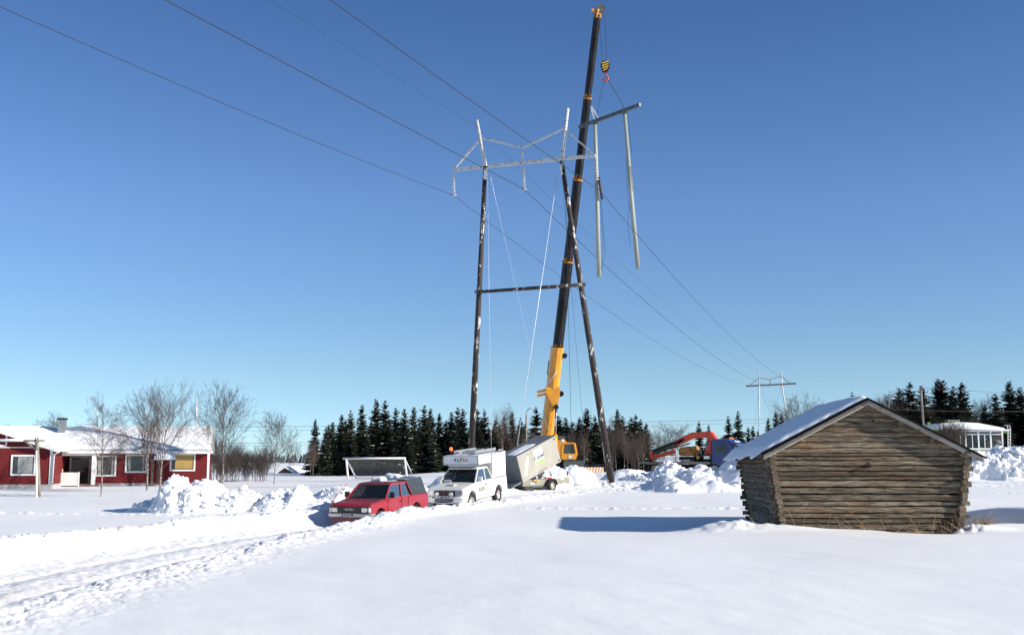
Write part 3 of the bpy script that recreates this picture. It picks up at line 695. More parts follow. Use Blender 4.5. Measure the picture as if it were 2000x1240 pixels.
for (x, y, dx, L) in ((-0.2, -0.3, -0.55, 0.9), (-0.6, -0.35, -0.5, 0.6), (2.9, -0.35, 0.75, 0.8), (3.2, -0.2, 0.3, 0.7), (1.6, -0.35, 0.1, 1.0), (2.45, -0.3, -0.25, 0.9), (-3.3, -0.3, -0.6, 0.6)):
    p0 = Vector((BX + x, BY + y, h1(BX + x, BY + y) - 0.03))
    mb.tube([p0, p0 + Vector((dx * L * 0.5, -0.03, L * 0.36)), p0 + Vector((dx * L, -0.05, L * 0.62))], [0.008, 0.006, 0.004], 4, cap=False)
tag(mb.build('dry_grass', M['straw'], fix=False), 'dry brown stalks and twigs poking out along the barn foot', 'dry grass', kind='stuff')

# ------------------------------------------------------------------ power line
def mid(a, b, t=0.5): return a + (b - a) * t
def wire(name, label, cat, a, b, r, m, sag=0.0, n=14, group=None, parent=None):
    pts = [a + (b - a) * (i / n) - Vector((0, 0, 4 * sag * (i / n) * (1 - i / n))) for i in range(n + 1)]
    o = MB().tube(pts, r, 5).build(name, m, parent, fix=False)
    if parent is None: tag(o, label, cat, group)
    return o
DL, DR, DM = 71.0, 69.1, 70.1
pyl = thing('power_pylon', 'tall guyed portal pylon with two flaking dark legs and a pale steel crossarm', 'pylon', P(1050, 930, 70))
org = Vector(pyl.location)
def loc(v): return Vector(v) - org
footL = P(917, 905, 72.2); footL.z = h1(footL.x, footL.y) - 0.3; footR = P(1194, 930, 68.6); footR.z = h1(footR.x, footR.y) + 0.2
kneeL = P(948, 325, DL); kneeR = P(1097, 315, DR)
MB().tube([loc(footL), loc(mid(footL, kneeL)), loc(kneeL)], [0.215, 0.18, 0.135], 14).build('leg', M['pole_old'], pyl)
MB().tube([loc(footR), loc(mid(footR, kneeR)), loc(kneeR)], [0.225, 0.18, 0.135], 14).build('leg', M['pole_old'], pyl)
topL = P(931, 235, DL - 0.0); topR = P(1109, 212, DR)
MB().tube([loc(kneeL) - Vector((0, 0, 0.9)), loc(kneeL), loc(topL)], [0.15, 0.125, 0.105], 10).build('leg_top', M['steel_old'], pyl)
MB().tube([loc(kneeR) - Vector((-0.08, 0, 0.9)), loc(kneeR), loc(topR)], [0.15, 0.125, 0.105], 10).build('leg_top', M['steel_old'], pyl)
armL = P(885, 332, 72.0); armR = P(1163, 304, 68.3)
MB().beam(loc(armL), loc(armR), 0.16, 0.2).build('crossarm', M['steel_old'], pyl, bevel=0.01)
shL = P(940, 270, DL); shR = P(1101, 252, DR); vee = P(1021, 289, DM); veeb = P(1021, 319, DM)
for a, b in ((armL, shL), (shL, vee), (vee, shR), (shR, armR), (vee, veeb)):
    MB().beam(loc(a), loc(b), 0.10, 0.10).build('brace', M['steel_old'], pyl)
hl = P(928, 572, 71.7); hr = P(1143, 557, 68.8)
MB().tube([loc(hl) - Vector((0, 0.28, 0)), loc(hr) - Vector((0, 0.28, 0))], [0.11, 0.12], 10).build('cross_brace', M['pole_old'], pyl)
def insulators(px, py0, py1, d, par, o=None):
    a = P(px, py0, d); b = P(px + 2, py1, d); L = (b - a).length; n = 9
    mb = MB()
    mb.tube([a, b], 0.015, 5)
    for k in range(n):
        c = a + (b - a) * ((k + 0.7) / n)
        mb.tube([c + Vector((0, 0, 0.05)), c + Vector((0, 0, 0.02)), c - Vector((0, 0, 0.035))], [0.03, 0.09, 0.115], 9)
    mb.v = [tuple(Vector(v) - org) for v in mb.v]
    mb.build('insulator_string', M['insul'], par, fix=False)
    return b
iL = insulators(885, 336, 382, 72.0, pyl); iM = insulators(1022, 324, 370, DM, pyl); iR = insulators(1164, 308, 352, 68.3, pyl)
# bird-diverter clamps on the suspension points
for q in (iL, iM): MB().box(loc(q), (0.35, 0.08, 0.08)).build('clamp', M['steel_old'], pyl)
# guys
G = [((958, 345, 71), (1062, 800, 88), 0.007, 'wire_pale'), ((1088, 345, 69.3), (1004, 912, 66), 0.021, 'wire_pale'), ((952, 340, 71), (960, 905, 71.5), 0.009, 'wire_pale'),
     ((1104, 345, 69.3), (1117, 900, 80), 0.013, 'wire'), ((1098, 345, 69.2), (1140, 850, 88), 0.009, 'wire')]
for a, b, r, m in G:
    b3 = P(*b)
    wire('guy_wire', None, None, loc(P(*a)), loc(b3), r, M[m], n=2, parent=pyl)
# far pylon
fp = thing('power_pylon', 'distant grey portal pylon far beyond the barn roof', 'pylon', P(1505, 900, 207)); fo = Vector(fp.location)
def fl(px, py, d=207): return P(px, py, d) - fo
zf = h1(fo.x, fo.y)
a = fl(1483, 900); a.z = zf - fo.z; MB().tube([a, fl(1483, 728)], [0.14, 0.10], 8).build('leg', M['steel_old'], fp)
a = fl(1548, 900); a.z = zf - fo.z; MB().tube([a, fl(1527, 752), fl(1526, 725)], [0.2, 0.14, 0.11], 8).build('leg', M['steel_old'], fp)
MB().beam(fl(1457, 754, 208.5), fl(1555, 749, 205), 0.25, 0.28).build('crossarm', M['grey_pole'], fp)
for p, q in (((1463, 753), (1482, 738)), ((1482, 738), (1504, 741)), ((1504, 741), (1526, 734)), ((1526, 734), (1542, 749)), ((1504, 741), (1504, 751))):
    MB().beam(fl(*p), fl(*q), 0.13, 0.13).build('brace', M['grey_pole'], fp)
for p, q in (((1483, 755), (1510, 820)), ((1525, 755), (1500, 860)), ((1483, 755), (1470, 860)), ((1527, 755), (1545, 800))):
    wire('guy_wire', None, None, fl(*p), fl(*q), 0.012, M['wire'], n=2, parent=fp)
# conductors: each runs from behind the camera over the pylon to the far one
def plane_hit(px, py, a, dirv):
    r = P(px, py, 1.0) - Vector((0, 0, EYE)); # ray with y = 1
    # a.x + t*dx = s*r.x ; a.y + t*dy = s*r.y
    dx, dy = dirv; det = -dx * r.y + dy * r.x
    t = (a.x * r.y - a.y * r.x) / det; s = (a.y + t * dy) / r.y
    return t, EYE + s * r.z
def conductor(label, a, p_edge, p_mid, far, r, group='wires of the high voltage line'):
    dv = (-(far - a).x, -(far - a).y); L = math.hypot(*dv); dv = (dv[0] / L, dv[1] / L)
    t1, z1 = plane_hit(*p_edge, a, dv); t2, z2 = plane_hit(*p_mid, a, dv)
    A = np.array([[t1, t1 * t1], [t2, t2 * t2]]); s_, c_ = np.linalg.solve(A, [z1 - a.z, z2 - a.z])
    pts = [far * 1.0]
    n = 26; out = []
    for i in range(n + 1):
        q = far + (a - far) * (i / n); q.z -= 4 * sagf * (i / n) * (1 - i / n); out.append(q)
    T = t1 * 1.35
    for i in range(1, 15):
        t = T * i / 14; out.append(Vector((a.x + dv[0] * t, a.y + dv[1] * t, a.z + s_ * t + c_ * t * t)))
    o = MB().tube(out, r, 5).build('power_cable', M['wire'], fix=False); tag(o, label, 'cable', group)
    return s_, c_
sagf = 1.9
print(conductor('left conductor hanging from the left insulator string', iL, (0, 14), (430, 200), P(1459, 752, 208.3), 0.015))
print(conductor('middle conductor hanging from the centre insulator string', iM, (322, 0), (640, 168), P(1505, 756, 207), 0.020))
print(conductor('right conductor passing the insulator beside the crane boom', P(1171, 372, 68.3), (645, 0), (900, 183), P(1553, 750, 205.3), 0.018))
sagf = 1.5
print(conductor('thin earth wire tied to the left pylon top', P(926, 243, 70.6), (526, 0), (720, 118), P(1484, 728, 207), 0.009))
o = MB().tube([P(1555, 733, 207), P(1780, 741, 300), P(2150, 748, 500)], 0.014, 4).build('power_cable', M['grey_pole'], fix=False); tag(o, 'thin wire running right from the distant pylon across the sky', 'cable', 'wires of the high voltage line')

# ------------------------------------------------------------------ mobile crane
DB = 92.0
cr = thing('mobile_crane', 'big mobile crane with yellow lower boom and long black telescoped sections', 'crane', Vector((P(1070, 900, DB).x, DB, h1(2.9, DB))))
co_ = Vector(cr.location)
base = P(1066, 878, DB); tip = P(1167, 30, 84.5); ax = (tip - base)
def bp_(t): return base + ax * t
def at_row(py):     # parameter where the boom crosses a photo row
    lo_, hi_ = 0.0, 1.0
    for _ in range(40):
        m_ = (lo_ + hi_) / 2; v = bp_(m_); k = (v.z - EYE) / v.y; w = F * (k * math.cos(TH) - math.sin(TH)) / (math.cos(TH) + k * math.sin(TH))
        if 620 - w > py: lo_ = m_
        else: hi_ = m_
    return lo_
fr = Vector((0.25, -1, 0))
secs = [(base, at_row(680), 0.90, 0.95, 'crane_y'), (at_row(680), at_row(512), 0.68, 0.80, 'crane_b'), (at_row(512), at_row(352), 0.60, 0.72, 'crane_b'),
        (at_row(352), at_row(193), 0.52, 0.64, 'crane_b'), (at_row(193), 1.0, 0.45, 0.56, 'crane_b')]
def boom_sec(t0, t1, w, h, m, name):
    a = bp_(t0) - co_; b = bp_(t1) - co_; d = (b - a).normalized()
    s = d.cross(fr).normalized(); u = s.cross(d).normalized()
    if u.y > 0: u = -u
    # rounded underside profile
    prof = [(-0.5, -0.5), (0.5, -0.5), (0.5, 0.15), (0.38, 0.38), (0.15, 0.5), (-0.15, 0.5), (-0.38, 0.38), (-0.5, 0.15)]
    vs = []
    for p in (a, b):
        for x, y in prof: vs.append(p + s * (x * w) + u * (y * h))
    n = len(prof); fs = [tuple(range(n)), tuple(reversed(range(n, 2 * n)))] + [(i, (i + 1) % n, (i + 1) % n + n, i + n) for i in range(n)]
    return MB().add(vs, fs).build(name, M[m], cr)
tt = [0.0] + [x[1] for x in secs]
for i, (t0, t1, w, h, m) in enumerate(secs):
    boom_sec(0.0 if i == 0 else t0 - 0.01, t1, w, h, m, 'boom_section')
    if i:
        a = bp_(t0) - co_; b = bp_(t1) - co_; d = (b - a).normalized(); s = d.cross(fr).normalized(); u = s.cross(d); u = -u if u.y > 0 else u
        MB().beam(a + u * (h * 0.5 + 0.005) + s * 0.02, b + u * (h * 0.5 + 0.005) + s * 0.02, 0.05, 0.02).build('wear_strip', M['crane_hi'], cr)
        MB().beam(a + u * (h * 0.30) + s * (w * 0.46), b + u * (h * 0.30) + s * (w * 0.46), 0.04, 0.05).build('wear_strip', M['crane_hi'], cr)
for py, w in ((680, 0.94), (512, 0.80), (352, 0.72), (193, 0.64)):
    t = at_row(py); boom_sec(t - 0.0024, t + 0.0024, w, w * 1.05, 'crane_y' if py == 680 else 'collar_shaded', 'boom_collar')
    a = bp_(t) - co_
    for k in range(5): MB().box(a + Vector(((k - 2) * w * 0.22, -w * 0.45, 0.18)), (0.06, 0.06, 0.20)).build('collar_bolt', M['collar_shaded'], cr)
# head with sheaves
hd = bp_(1.0) - co_; d = ax.normalized()
MB().beam(hd - d * 0.25, hd + d * 0.45, 0.48, 0.55, w2=0.42, h2=0.42).build('boom_head', M['collar_shaded'], cr, bevel=0.03)
for k in (-1, 1):
    MB().tube([hd + Vector((0.25 + 0.0 * k, k * 0.2 - 0.06, 0.45)), hd + Vector((0.25, k * 0.2 + 0.06, 0.45))], 0.36, 20).build('sheave', M['crane_grey'], cr)
MB().box(hd + Vector((-0.35, -0.1, 0.35)), (0.28, 0.22, 0.16)).build('head_light', M['crane_y'], cr, bevel=0.02)
# lift cylinder and its bracket, winch bracket
brk = bp_(at_row(775)) - co_
mb = MB(); mb.prism([(-0.52, 0.75), (0.62, 0.75), (0.62, 0.35), (0.40, -1.0), (0.10, -1.0), (-0.52, 0.30)], -0.62, -0.50, mx=Matrix.Translation(brk))
mb.build('cylinder_bracket', M['crane_y'], cr, bevel=0.02)
MB().tube([brk + Vector((0.3, -0.8, -0.85)), brk + Vector((0.3, -0.3, -0.85))], 0.2, 14).build('bracket_pin', M['crane_b'], cr)
MB().tube([brk + Vector((0.72, -0.3, 0.25)), brk + Vector((0.72, 0.2, 0.25))], 0.22, 14).build('sheave', M['crane_b'], cr)
t = bp_(at_row(695)) - co_; MB().tube([t + Vector((0.62, -0.3, 0)), t + Vector((0.62, 0.1, 0))], 0.2, 14).build('sheave', M['crane_b'], cr)
for k in (0.15, 0.45): MB().beam(brk + Vector((-0.45, -0.35, k + 0.1)), brk + Vector((-1.25, -0.35, k - 0.1)), 0.12, 0.2).build('stay_arm', M['crane_y'], cr)
cb = P(1083, 876, DB - 1.0) - co_
MB().tube([brk + Vector((0.3, -0.7, -0.8)), mid(brk + Vector((0.3, -0.7, -0.8)), cb, 0.72)], 0.10, 14).build('lift_cylinder_rod', M['chrome'], cr)
MB().tube([mid(brk + Vector((0.3, -0.7, -0.8)), cb, 0.66), cb - Vector((0, 0, 1.5))], 0.20, 14).build('lift_cylinder', M['crane_y'], cr)
a = bp_(at_row(705)) - co_ + Vector((-0.62, -0.2, 0)); MB().tube([a, a - Vector((0.12, 0, 1.1)), a + Vector((0.1, 0, -1.1))], 0.035, 6).build('side_rail', M['crane_b'], cr)
a = bp_(at_row(725)) - co_ + Vector((0.15, -0.6, 0)); b = brk + Vector((-0.55, -0.6, 0.7)); MB().tube([a, b], 0.03, 6).build('hose', M['steel_old'], cr)
a = brk + Vector((-0.75, -0.5, -0.9)); b = bp_(at_row(845)) - co_ + Vector((0.1, -0.65, 0)); MB().tube([a, mid(a, b) + Vector((-0.1, 0, 0)), b], 0.03, 6).build('hose', M['steel_old'], cr)
# superstructure, cab and carrier
g = co_.z
MB().box((0.2, 1.0, 2.2), (2.6, 4.2, 1.5)).build('superstructure', M['crane_y'], cr, bevel=0.08)
MB().box((0.2, 2.4, 2.4), (2.7, 1.4, 1.9)).build('counterweight', M['crane_grey'], cr, bevel=0.05)
MB().box((0.6, 1.0, 1.05), (2.7, 11.5, 0.75)).build('carrier_deck', M['crane_b'], cr, bevel=0.05)
for sx in (-1, 1):
    for k in range(5):
        w = MB().lathe([(0.0, -0.2), (0.3, -0.2), (0.34, -0.17), (0.6, -0.16), (0.66, -0.08), (0.66, 0.08), (0.6, 0.16), (0.0, 0.16)], 20).build('wheel', M['rubber'], cr, loc=(0.6 + sx * 1.15, -3.8 + k * 2.2, 0.6))
        w.rotation_euler = (0, 0, R(90))
ccx = P(1111, 880, 87.5) - co_; cz0 = P(1111, 898, 87.5).z - g; cz1 = P(1111, 864, 87.5).z - g
mb = MB(); mb.prism([(-0.62, cz0 + 0.0), (0.5, cz0), (0.66, cz0 + 0.5), (0.5, cz1), (-0.42, cz1), (-0.62, cz1 - 0.3)], -0.5, 0.7, mx=Matrix.Translation((ccx.x, ccx.y, 0)))
cab = mb.build('operator_cab', M['crane_y'], cr, bevel=0.05)
mb = MB(); mb.prism([(-0.40, cz0 + 0.5), (0.48, cz0 + 0.5), (0.36, cz1 - 0.12), (-0.32, cz1 - 0.12)], -0.525, -0.505, mx=Matrix.Translation((ccx.x, ccx.y, 0)))
mb.build('cab_window', M['glass'], cr)
MB().box((ccx.x + 0.1, ccx.y - 0.52, cz0 + 0.24), (0.3, 0.02, 0.24)).build('work_light', M['lamp_clear'], cr)
MB().tube([(ccx.x - 0.5, ccx.y, cz1), (ccx.x - 0.5, ccx.y, cz1 + 0.25)], [0.12, 0.14], 10).build('beacon', M['sticker'], cr)
MB().box((ccx.x + 0.35, ccx.y + 0.2, cz0 - 0.45), (1.6, 1.6, 0.85)).build('cab_platform', M['crane_grey'], cr, bevel=0.04)
MB().box((0.6 + 2.6, -2.0, 0.9), (4.2, 0.35, 0.35)).build('outrigger_beam', M['crane_b'], cr)

# hook block and ropes
hk = P(1182, 130, 84.3)
hb = thing('hook_block', 'yellow and black striped hook block with red hook hanging below the boom tip', 'hook', hk)
pr = [(0.0, 0.42), (0.20, 0.40), (0.33, 0.24), (0.36, 0.02), (0.27, -0.28), (0.14, -0.5), (-0.14, -0.5), (-0.27, -0.28), (-0.36, 0.02), (-0.33, 0.24), (-0.20, 0.40)]
MB().prism(pr, -0.14, 0.14).build('block_plate', M['crane_b'], hb, bevel=0.02)
mb = MB()
for k in range(4):
    z = 0.28 - k * 0.19; x = 0.26 if k < 3 else 0.16
    mb.prism([(-x, z - 0.13), (x, z + 0.05), (x, z + 0.135), (-x, z - 0.045)], -0.15, -0.142)
mb.build('stripe', M['decal_y'], hb)
pts = [Vector((0.02, 0, -0.5)), Vector((0.02, 0, -0.72)), Vector((0.17, 0, -0.86)), Vector((0.2, 0, -1.03)), Vector((0.08, 0, -1.17)), Vector((-0.1, 0, -1.16)), Vector((-0.2, 0, -1.02)), Vector((-0.18, 0, -0.93))]
MB().tube(pts, [0.07, 0.06, 0.08, 0.085, 0.08, 0.07, 0.05, 0.025], 8).build('hook', M['hook_red'], hb)
wire('hoist_rope', 'hoist rope from the boom sheave down to the hook block, right strand', 'rope', P(1181, 30, 84.3), P(1185, 120, 84.3), 0.018, M['wire'], group='hoist ropes')
wire('hoist_rope', 'hoist rope from the boom side down to the hook block, left strand', 'rope', P(1171, 50, 84.6), P(1177, 120, 84.3), 0.018, M['wire'], group='hoist ropes')
# hanging portal frame being lifted
hf = thing('hanging_pylon_frame', 'dismantled portal frame with dark crossarm and two grey poles hanging from the crane', 'pylon frame', P(1190, 230, 81)); ho = Vector(hf.location)
def hl_(px, py, d): return P(px, py, d) - ho
dl, dr = 83.0, 80.6
MB().beam(hl_(1131, 248.5, 84.2), hl_(1250, 205, 79.0), 0.2, 0.24).build('crossarm', M['steel_dark'], hf, bevel=0.01)
MB().tube([hl_(1162, 236, dl), hl_(1166, 380, dl), hl_(1170, 541, dl)], [0.13, 0.155, 0.175], 12).build('pole', M['pole_new'], hf)
MB().tube([hl_(1220, 217, dr), hl_(1231, 360, dr), hl_(1246, 525, dr)], [0.125, 0.15, 0.17], 12).build('pole', M['pole_new'], hf)
MB().box(hl_(1220, 218, dr), (0.4, 0.4, 0.35)).build('clamp_block', M['steel_dark'], hf); MB().box(hl_(1163, 238, dl), (0.4, 0.4, 0.35)).build('clamp_block', M['steel_dark'], hf)
for p, q in (((1161, 235), (1154, 208)), ((1155, 208), (1170, 234))): MB().beam(hl_(*p, dl - 0.2), hl_(*q, dl - 0.2), 0.09, 0.09).build('brace', M['steel_old'], hf)
MB().tube([hl_(1169, 345, dl - 0.2), hl_(1176, 389, dl - 0.2)], 0.09, 8).build('dangling_stub', M['pole_old'], hf)
MB().beam(hl_(1231, 325, dr - 0.25), hl_(1237, 375, dr - 0.25), 0.07, 0.1).build('dangling_stub', M['pole_new'], hf)
for pts in ([(1172, 385), (1178, 470), (1176, 530)], [(1174, 390), (1182, 500), (1170, 535)], [(1224, 280), (1223, 340), (1228, 400), (1240, 440)], [(1229, 400), (1226, 440), (1231, 480)], [(1226, 225), (1234, 300)]):
    MB().tube([hl_(x, y, dr if x > 1200 else dl) for x, y in pts], 0.014, 4).build('loose_wire', M['wire'], hf, fix=False)
wire('lifting_sling', 'long sling from the hook down to the right end of the hanging crossarm', 'sling', P(1184, 150, 84.3), P(1221, 214, dr), 0.018, M['wire'], n=2, group='slings under the hook')
wire('lifting_sling', 'sling from the hook down to the left part of the hanging crossarm', 'sling', P(1181, 150, 84.3), P(1163, 238, dl), 0.018, M['wire'], n=2, group='slings under the hook')

# ------------------------------------------------------------------ wheels and vehicles
def wheel(par, x, y, r, w, out, steer=0.0):
    """out = +1 when the face looks to +y"""
    prof = [(r * 0.56, -w / 2), (r * 0.9, -w / 2), (r, -w * 0.34), (r, w * 0.34), (r * 0.9, w / 2), (r * 0.6, w / 2), (r * 0.56, w * 0.3)]
    t = MB().lathe(prof, 26).build('wheel', M['rubber'], par, loc=(x, y, r)); t.rotation_euler = (0, 0, steer + (0 if out > 0 else math.pi))
    MB().lathe([(0.0, w * 0.30), (r * 0.16, w * 0.32), (r * 0.2, w * 0.16), (r * 0.44, w * 0.16), (r * 0.5, w * 0.36), (r * 0.61, w * 0.40), (r * 0.6, w * 0.3)], 20).build('rim', M['rim'], t)
    mb = MB()
    for k in range(8):
        a = k * math.pi / 4; mb.tube([(r * 0.34 * math.cos(a), w * 0.15, r * 0.34 * math.sin(a)), (r * 0.34 * math.cos(a), w * 0.2, r * 0.34 * math.sin(a))], r * 0.05, 8)
    mb.build('rim_holes', M['dark'], t)
    return t
def arch(cx, cz, r, n=9):
    return [(cx + r * math.cos(a), cz + r * math.sin(a)) for a in np.linspace(0.12, math.pi - 0.12, n)]
M['car_glass'] = glass_mat('car_glass', (0.012, 0.018, 0.022), 0.03, tr=0.42)
M['car_glass_side'] = glass_mat('car_side_glass', (0.05, 0.08, 0.12), 0.06)
def pickup(name, label, loc_, rz, pitch, c):
    q = Matrix.Rotation(rz, 4, 'Z') @ Matrix.Rotation(pitch, 4, 'Y')
    v = thing(name, label, 'pickup truck', loc_, rot=q.to_euler())
    W2 = c['w'] / 2; belt = c['belt']; cowl = c['cowl']; xf, xr = c['xf'], c['xr']; r = c['r']; paint = c['paint']
    ra = r + 0.09
    poly = [(xf, 0.45)] + [(xf + 0.02, 0.62), (xf, c['nose']), (xf - 0.10, c['nose'] + 0.09), (xf - 0.45, c['nose'] + 0.14), (cowl, belt - 0.01), (c['cabr'], belt), (c['cabr'] - 0.02, belt - 0.0), (xr + 0.02, belt), (xr, 0.55)]
    poly += [(c['ra'] - ra - 0.02, 0.46)] + [(px_, pz_) for px_, pz_ in reversed(arch(c['ra'], r + 0.02, ra))] + [(c['ra'] + ra + 0.02, 0.40), (c['fa'] - ra - 0.02, 0.40)]
    poly += [(px_, pz_) for px_, pz_ in reversed(arch(c['fa'], r + 0.02, ra))] + [(c['fa'] + ra + 0.02, 0.44)]
    # several slices across so the flanks bulge and the hood tapers
    ys = [-1, -0.965, -0.86, -0.3, 0.3, 0.86, 0.965, 1]; n = len(poly); vs = []; fs = []
    for yy in ys:
        ed = abs(yy)
        for (x, z) in poly:
            zz = z
            if z > belt - 0.35 and ed > 0.9: zz = z - (0.045 if ed > 0.97 else 0.006) * (z > belt - 0.12)
            tap = 1 - 0.07 * max(0, (x - (xf - 0.5)) / 0.5) ** 2 if x > xf - 0.5 else 1
            bulge = 1 - (0.03 * ((z - 0.75) / 0.35) ** 2)
            xx = x - (0.06 * max(0, ed - 0.5) if x > xf - 0.2 else 0)
            vs.append((xx, yy * W2 * tap * (bulge if ed > 0.9 else 1), zz + (0.025 * (1 - ed) if c['fa'] - 0.6 < x < xf - 0.05 and z > 0.8 else 0)))
    fs.append(tuple(range(n))); fs.append(tuple(reversed(range((len(ys) - 1) * n, len(ys) * n))))
    for k in range(len(ys) - 1):
        for i in range(n):
            j = (i + 1) % n; fs.append((k * n + i, (k + 1) * n + i, (k + 1) * n + j, k * n + j))
    body = MB().add(vs, fs).build('body', paint, v, bevel=0.012, seg=2)
    MB().box(((cowl + c['cabr']) / 2 - 0.05, 0, belt + 0.004), (cowl - c['cabr'] - 0.15, 2 * W2 - 0.26, 0.012)).build('cabin_interior', M['black_pl'], v)
    # cab corners
    bw, tw = W2 - 0.05, W2 - 0.21; zt = c['roof']; xa, xb = cowl, c['rf']; xc, xd = c['cabr'], c['rr']
    def cp(u, s, t):   # u: 0 front .. 1 rear along the cab, s side, t height
        fr_ = xa + (xb - xa) * t; rr_ = xc + (xd - xc) * t
        return Vector((fr_ + (rr_ - fr_) * u, s * (bw + (tw - bw) * t), belt + (zt - belt) * t))
    pm = MB()
    for s in (-1, 1):
        for u, wd in ((0.0, 0.07), (c['bp'], 0.09), (1.0, 0.12)):
            pm.beam(cp(u, s, -0.03), cp(u, s, 1.0), wd, 0.06, up=(1, 0, 0))
        pm.beam(cp(0, s, 0.0), cp(1, s, 0.0), 0.06, 0.05); pm.beam(cp(0, s, 0.97), cp(1, s, 0.97), 0.07, 0.06)
    pm.beam(cp(0, -1, 0.97), cp(0, 1, 0.97), 0.09, 0.06); pm.beam(cp(1, -1, 0.97), cp(1, 1, 0.97), 0.08, 0.06)
    pm.build('window_pillars', paint, v, bevel=0.012)
    rp = []
    for j, (e, dz) in enumerate(((1.0, 0.0), (0.93, 0.045), (0.75, 0.065))):
        cx_ = (xb + xd) / 2; hx = (xb - xd) / 2 + 0.05
        rp.append([(cx_ + a_ * hx * e, b_ * (tw + 0.03) * e, zt - 0.01 + dz) for a_, b_ in ((-1, -1), (1, -1), (1, 1), (-1, 1))])
    vs = [p for ring in rp for p in ring]; fs = [(3, 2, 1, 0), (8, 9, 10, 11)]
    for k in range(2):
        for i in range(4): fs.append((k * 4 + i, k * 4 + (i + 1) % 4, k * 4 + 4 + (i + 1) % 4, k * 4 + 4 + i))
    MB().add(vs, fs).build('roof', c.get('roofm', paint), v, bevel=0.03, seg=3)
    # glass
    def quad(name_, a, b, c_, d_, m_, off):
        n_ = (b - a).cross(d_ - a).normalized() * off
        MB().add([a + n_, b + n_, c_ + n_, d_ + n_, a, b, c_, d_], [(0, 1, 2, 3), (7, 6, 5, 4), (0, 4, 5, 1), (1, 5, 6, 2), (2, 6, 7, 3), (3, 7, 4, 0)]).build(name_, m_, v)
    quad('windscreen', cp(0, -0.94, 0.05), cp(0, 0.94, 0.05), cp(0, 0.94, 0.93), cp(0, -0.94, 0.93), M['car_glass'], 0.008)
    quad('rear_window', cp(1, 0.9, 0.1), cp(1, -0.9, 0.1), cp(1, -0.9, 0.9), cp(1, 0.9, 0.9), M['car_glass'], 0.008)
    e = 0.035
    for s in (-1, 1):
        m_ = M['car_glass_side'] if s > 0 else M['car_glass']
        quad('side_window', cp(0.03, s, 0.05), cp(c['bp'] - e, s, 0.05), cp(c['bp'] - e, s, 0.92), cp(0.05, s, 0.92), m_, 0.006 * s)
        quad('side_window', cp(c['bp'] + e, s, 0.02), cp(0.93, s, 0.05), cp(0.93, s, 0.90), cp(c['bp'] + e, s, 0.92), m_, 0.006 * s)
    # seats, wheel, dashboard
    for s in (-1, 1):
        MB().prism([(0.0, belt - 0.05), (0.14, belt - 0.05), (0.05, belt + 0.36), (-0.06, belt + 0.36)], s * 0.36 - 0.2, s * 0.36 + 0.2).build('seat', M['seat'], v, bevel=0.03)
        MB().box((-0.03, s * 0.36, belt + 0.42), (0.08, 0.22, 0.12)).build('headrest', M['seat'], v, bevel=0.02)
    MB().lathe([(0.17, -0.012), (0.19, 0), (0.17, 0.012), (0.15, 0)], 16, mx=Matrix.Translation((cowl - 0.45, 0.36, belt + 0.06)) @ Matrix.Rotation(R(65), 4, 'Y') @ Matrix.Rotation(R(90), 4, 'X')).build('steering_wheel', M['black_pl'], v)
    # door seams, handle, mirrors
    xd0 = c['door0']; xd1 = c['door1']; mb = MB()
    for s in (-1, 1):
        for xx in (xd0, xd1): mb.box((xx, s * (W2 - 0.004), 0.78), (0.012, 0.012, belt - 0.5))
        mb.box(((xd0 + xd1) / 2, s * (W2 - 0.008), 0.46), (xd0 - xd1, 0.012, 0.012)); mb.box((xd1 - 0.55, s * (W2 - 0.004), 0.78), (0.012, 0.012, belt - 0.5))
    mb.build('door_seam', M['dark'], v)
    for s in (-1, 1):
        MB().box((xd1 + 0.13, s * W2 * 0.995, belt - 0.15), (0.14, 0.03, 0.05)).build('door_handle', M['black_pl'], v, bevel=0.01)
        MB().box((cowl - 0.28, s * (W2 + 0.09), belt + 0.13), (0.09, 0.19, 0.22)).build('wing_mirror', c.get('mirror', M['black_pl']), v, bevel=0.02)
    for s in (-1, 1):
        wheel(v, c['fa'], s * (W2 - 0.12), r, 0.21, s, steer=c.get('steer', 0)); wheel(v, c['ra'], s * (W2 - 0.12), r, 0.21, s)
    MB().box(((c['fa'] + c['ra']) / 2, 0, 0.40), (c['fa'] - c['ra'] + 1.3, W2 * 1.1, 0.22)).build('chassis', M['dark'], v)
    for x in (c['fa'], c['ra']): MB().box((x, 0, 0.66), (2 * ra - 0.06, 2 * W2 - 0.5, 0.5)).build('wheel_well', M['dark'], v)
    return v

hdg = R(-111.0)
redloc = (-4.98, 43.2, -0.06)
red = pickup('pickup_truck', 'faded red pickup with dark grey topper stuck behind the snow bank', redloc, hdg, R(2.2),
    dict(w=1.70, belt=1.05, cowl=1.12, xf=2.32, xr=-2.50, r=0.33, nose=0.84, ra=-1.42, fa=1.55, cabr=-1.02, roof=1.56, rf=0.42, rr=-0.86, bp=0.58, paint=M['car_red'],
         door0=0.98, door1=-0.15, roofm=M['car_red_shaded']))
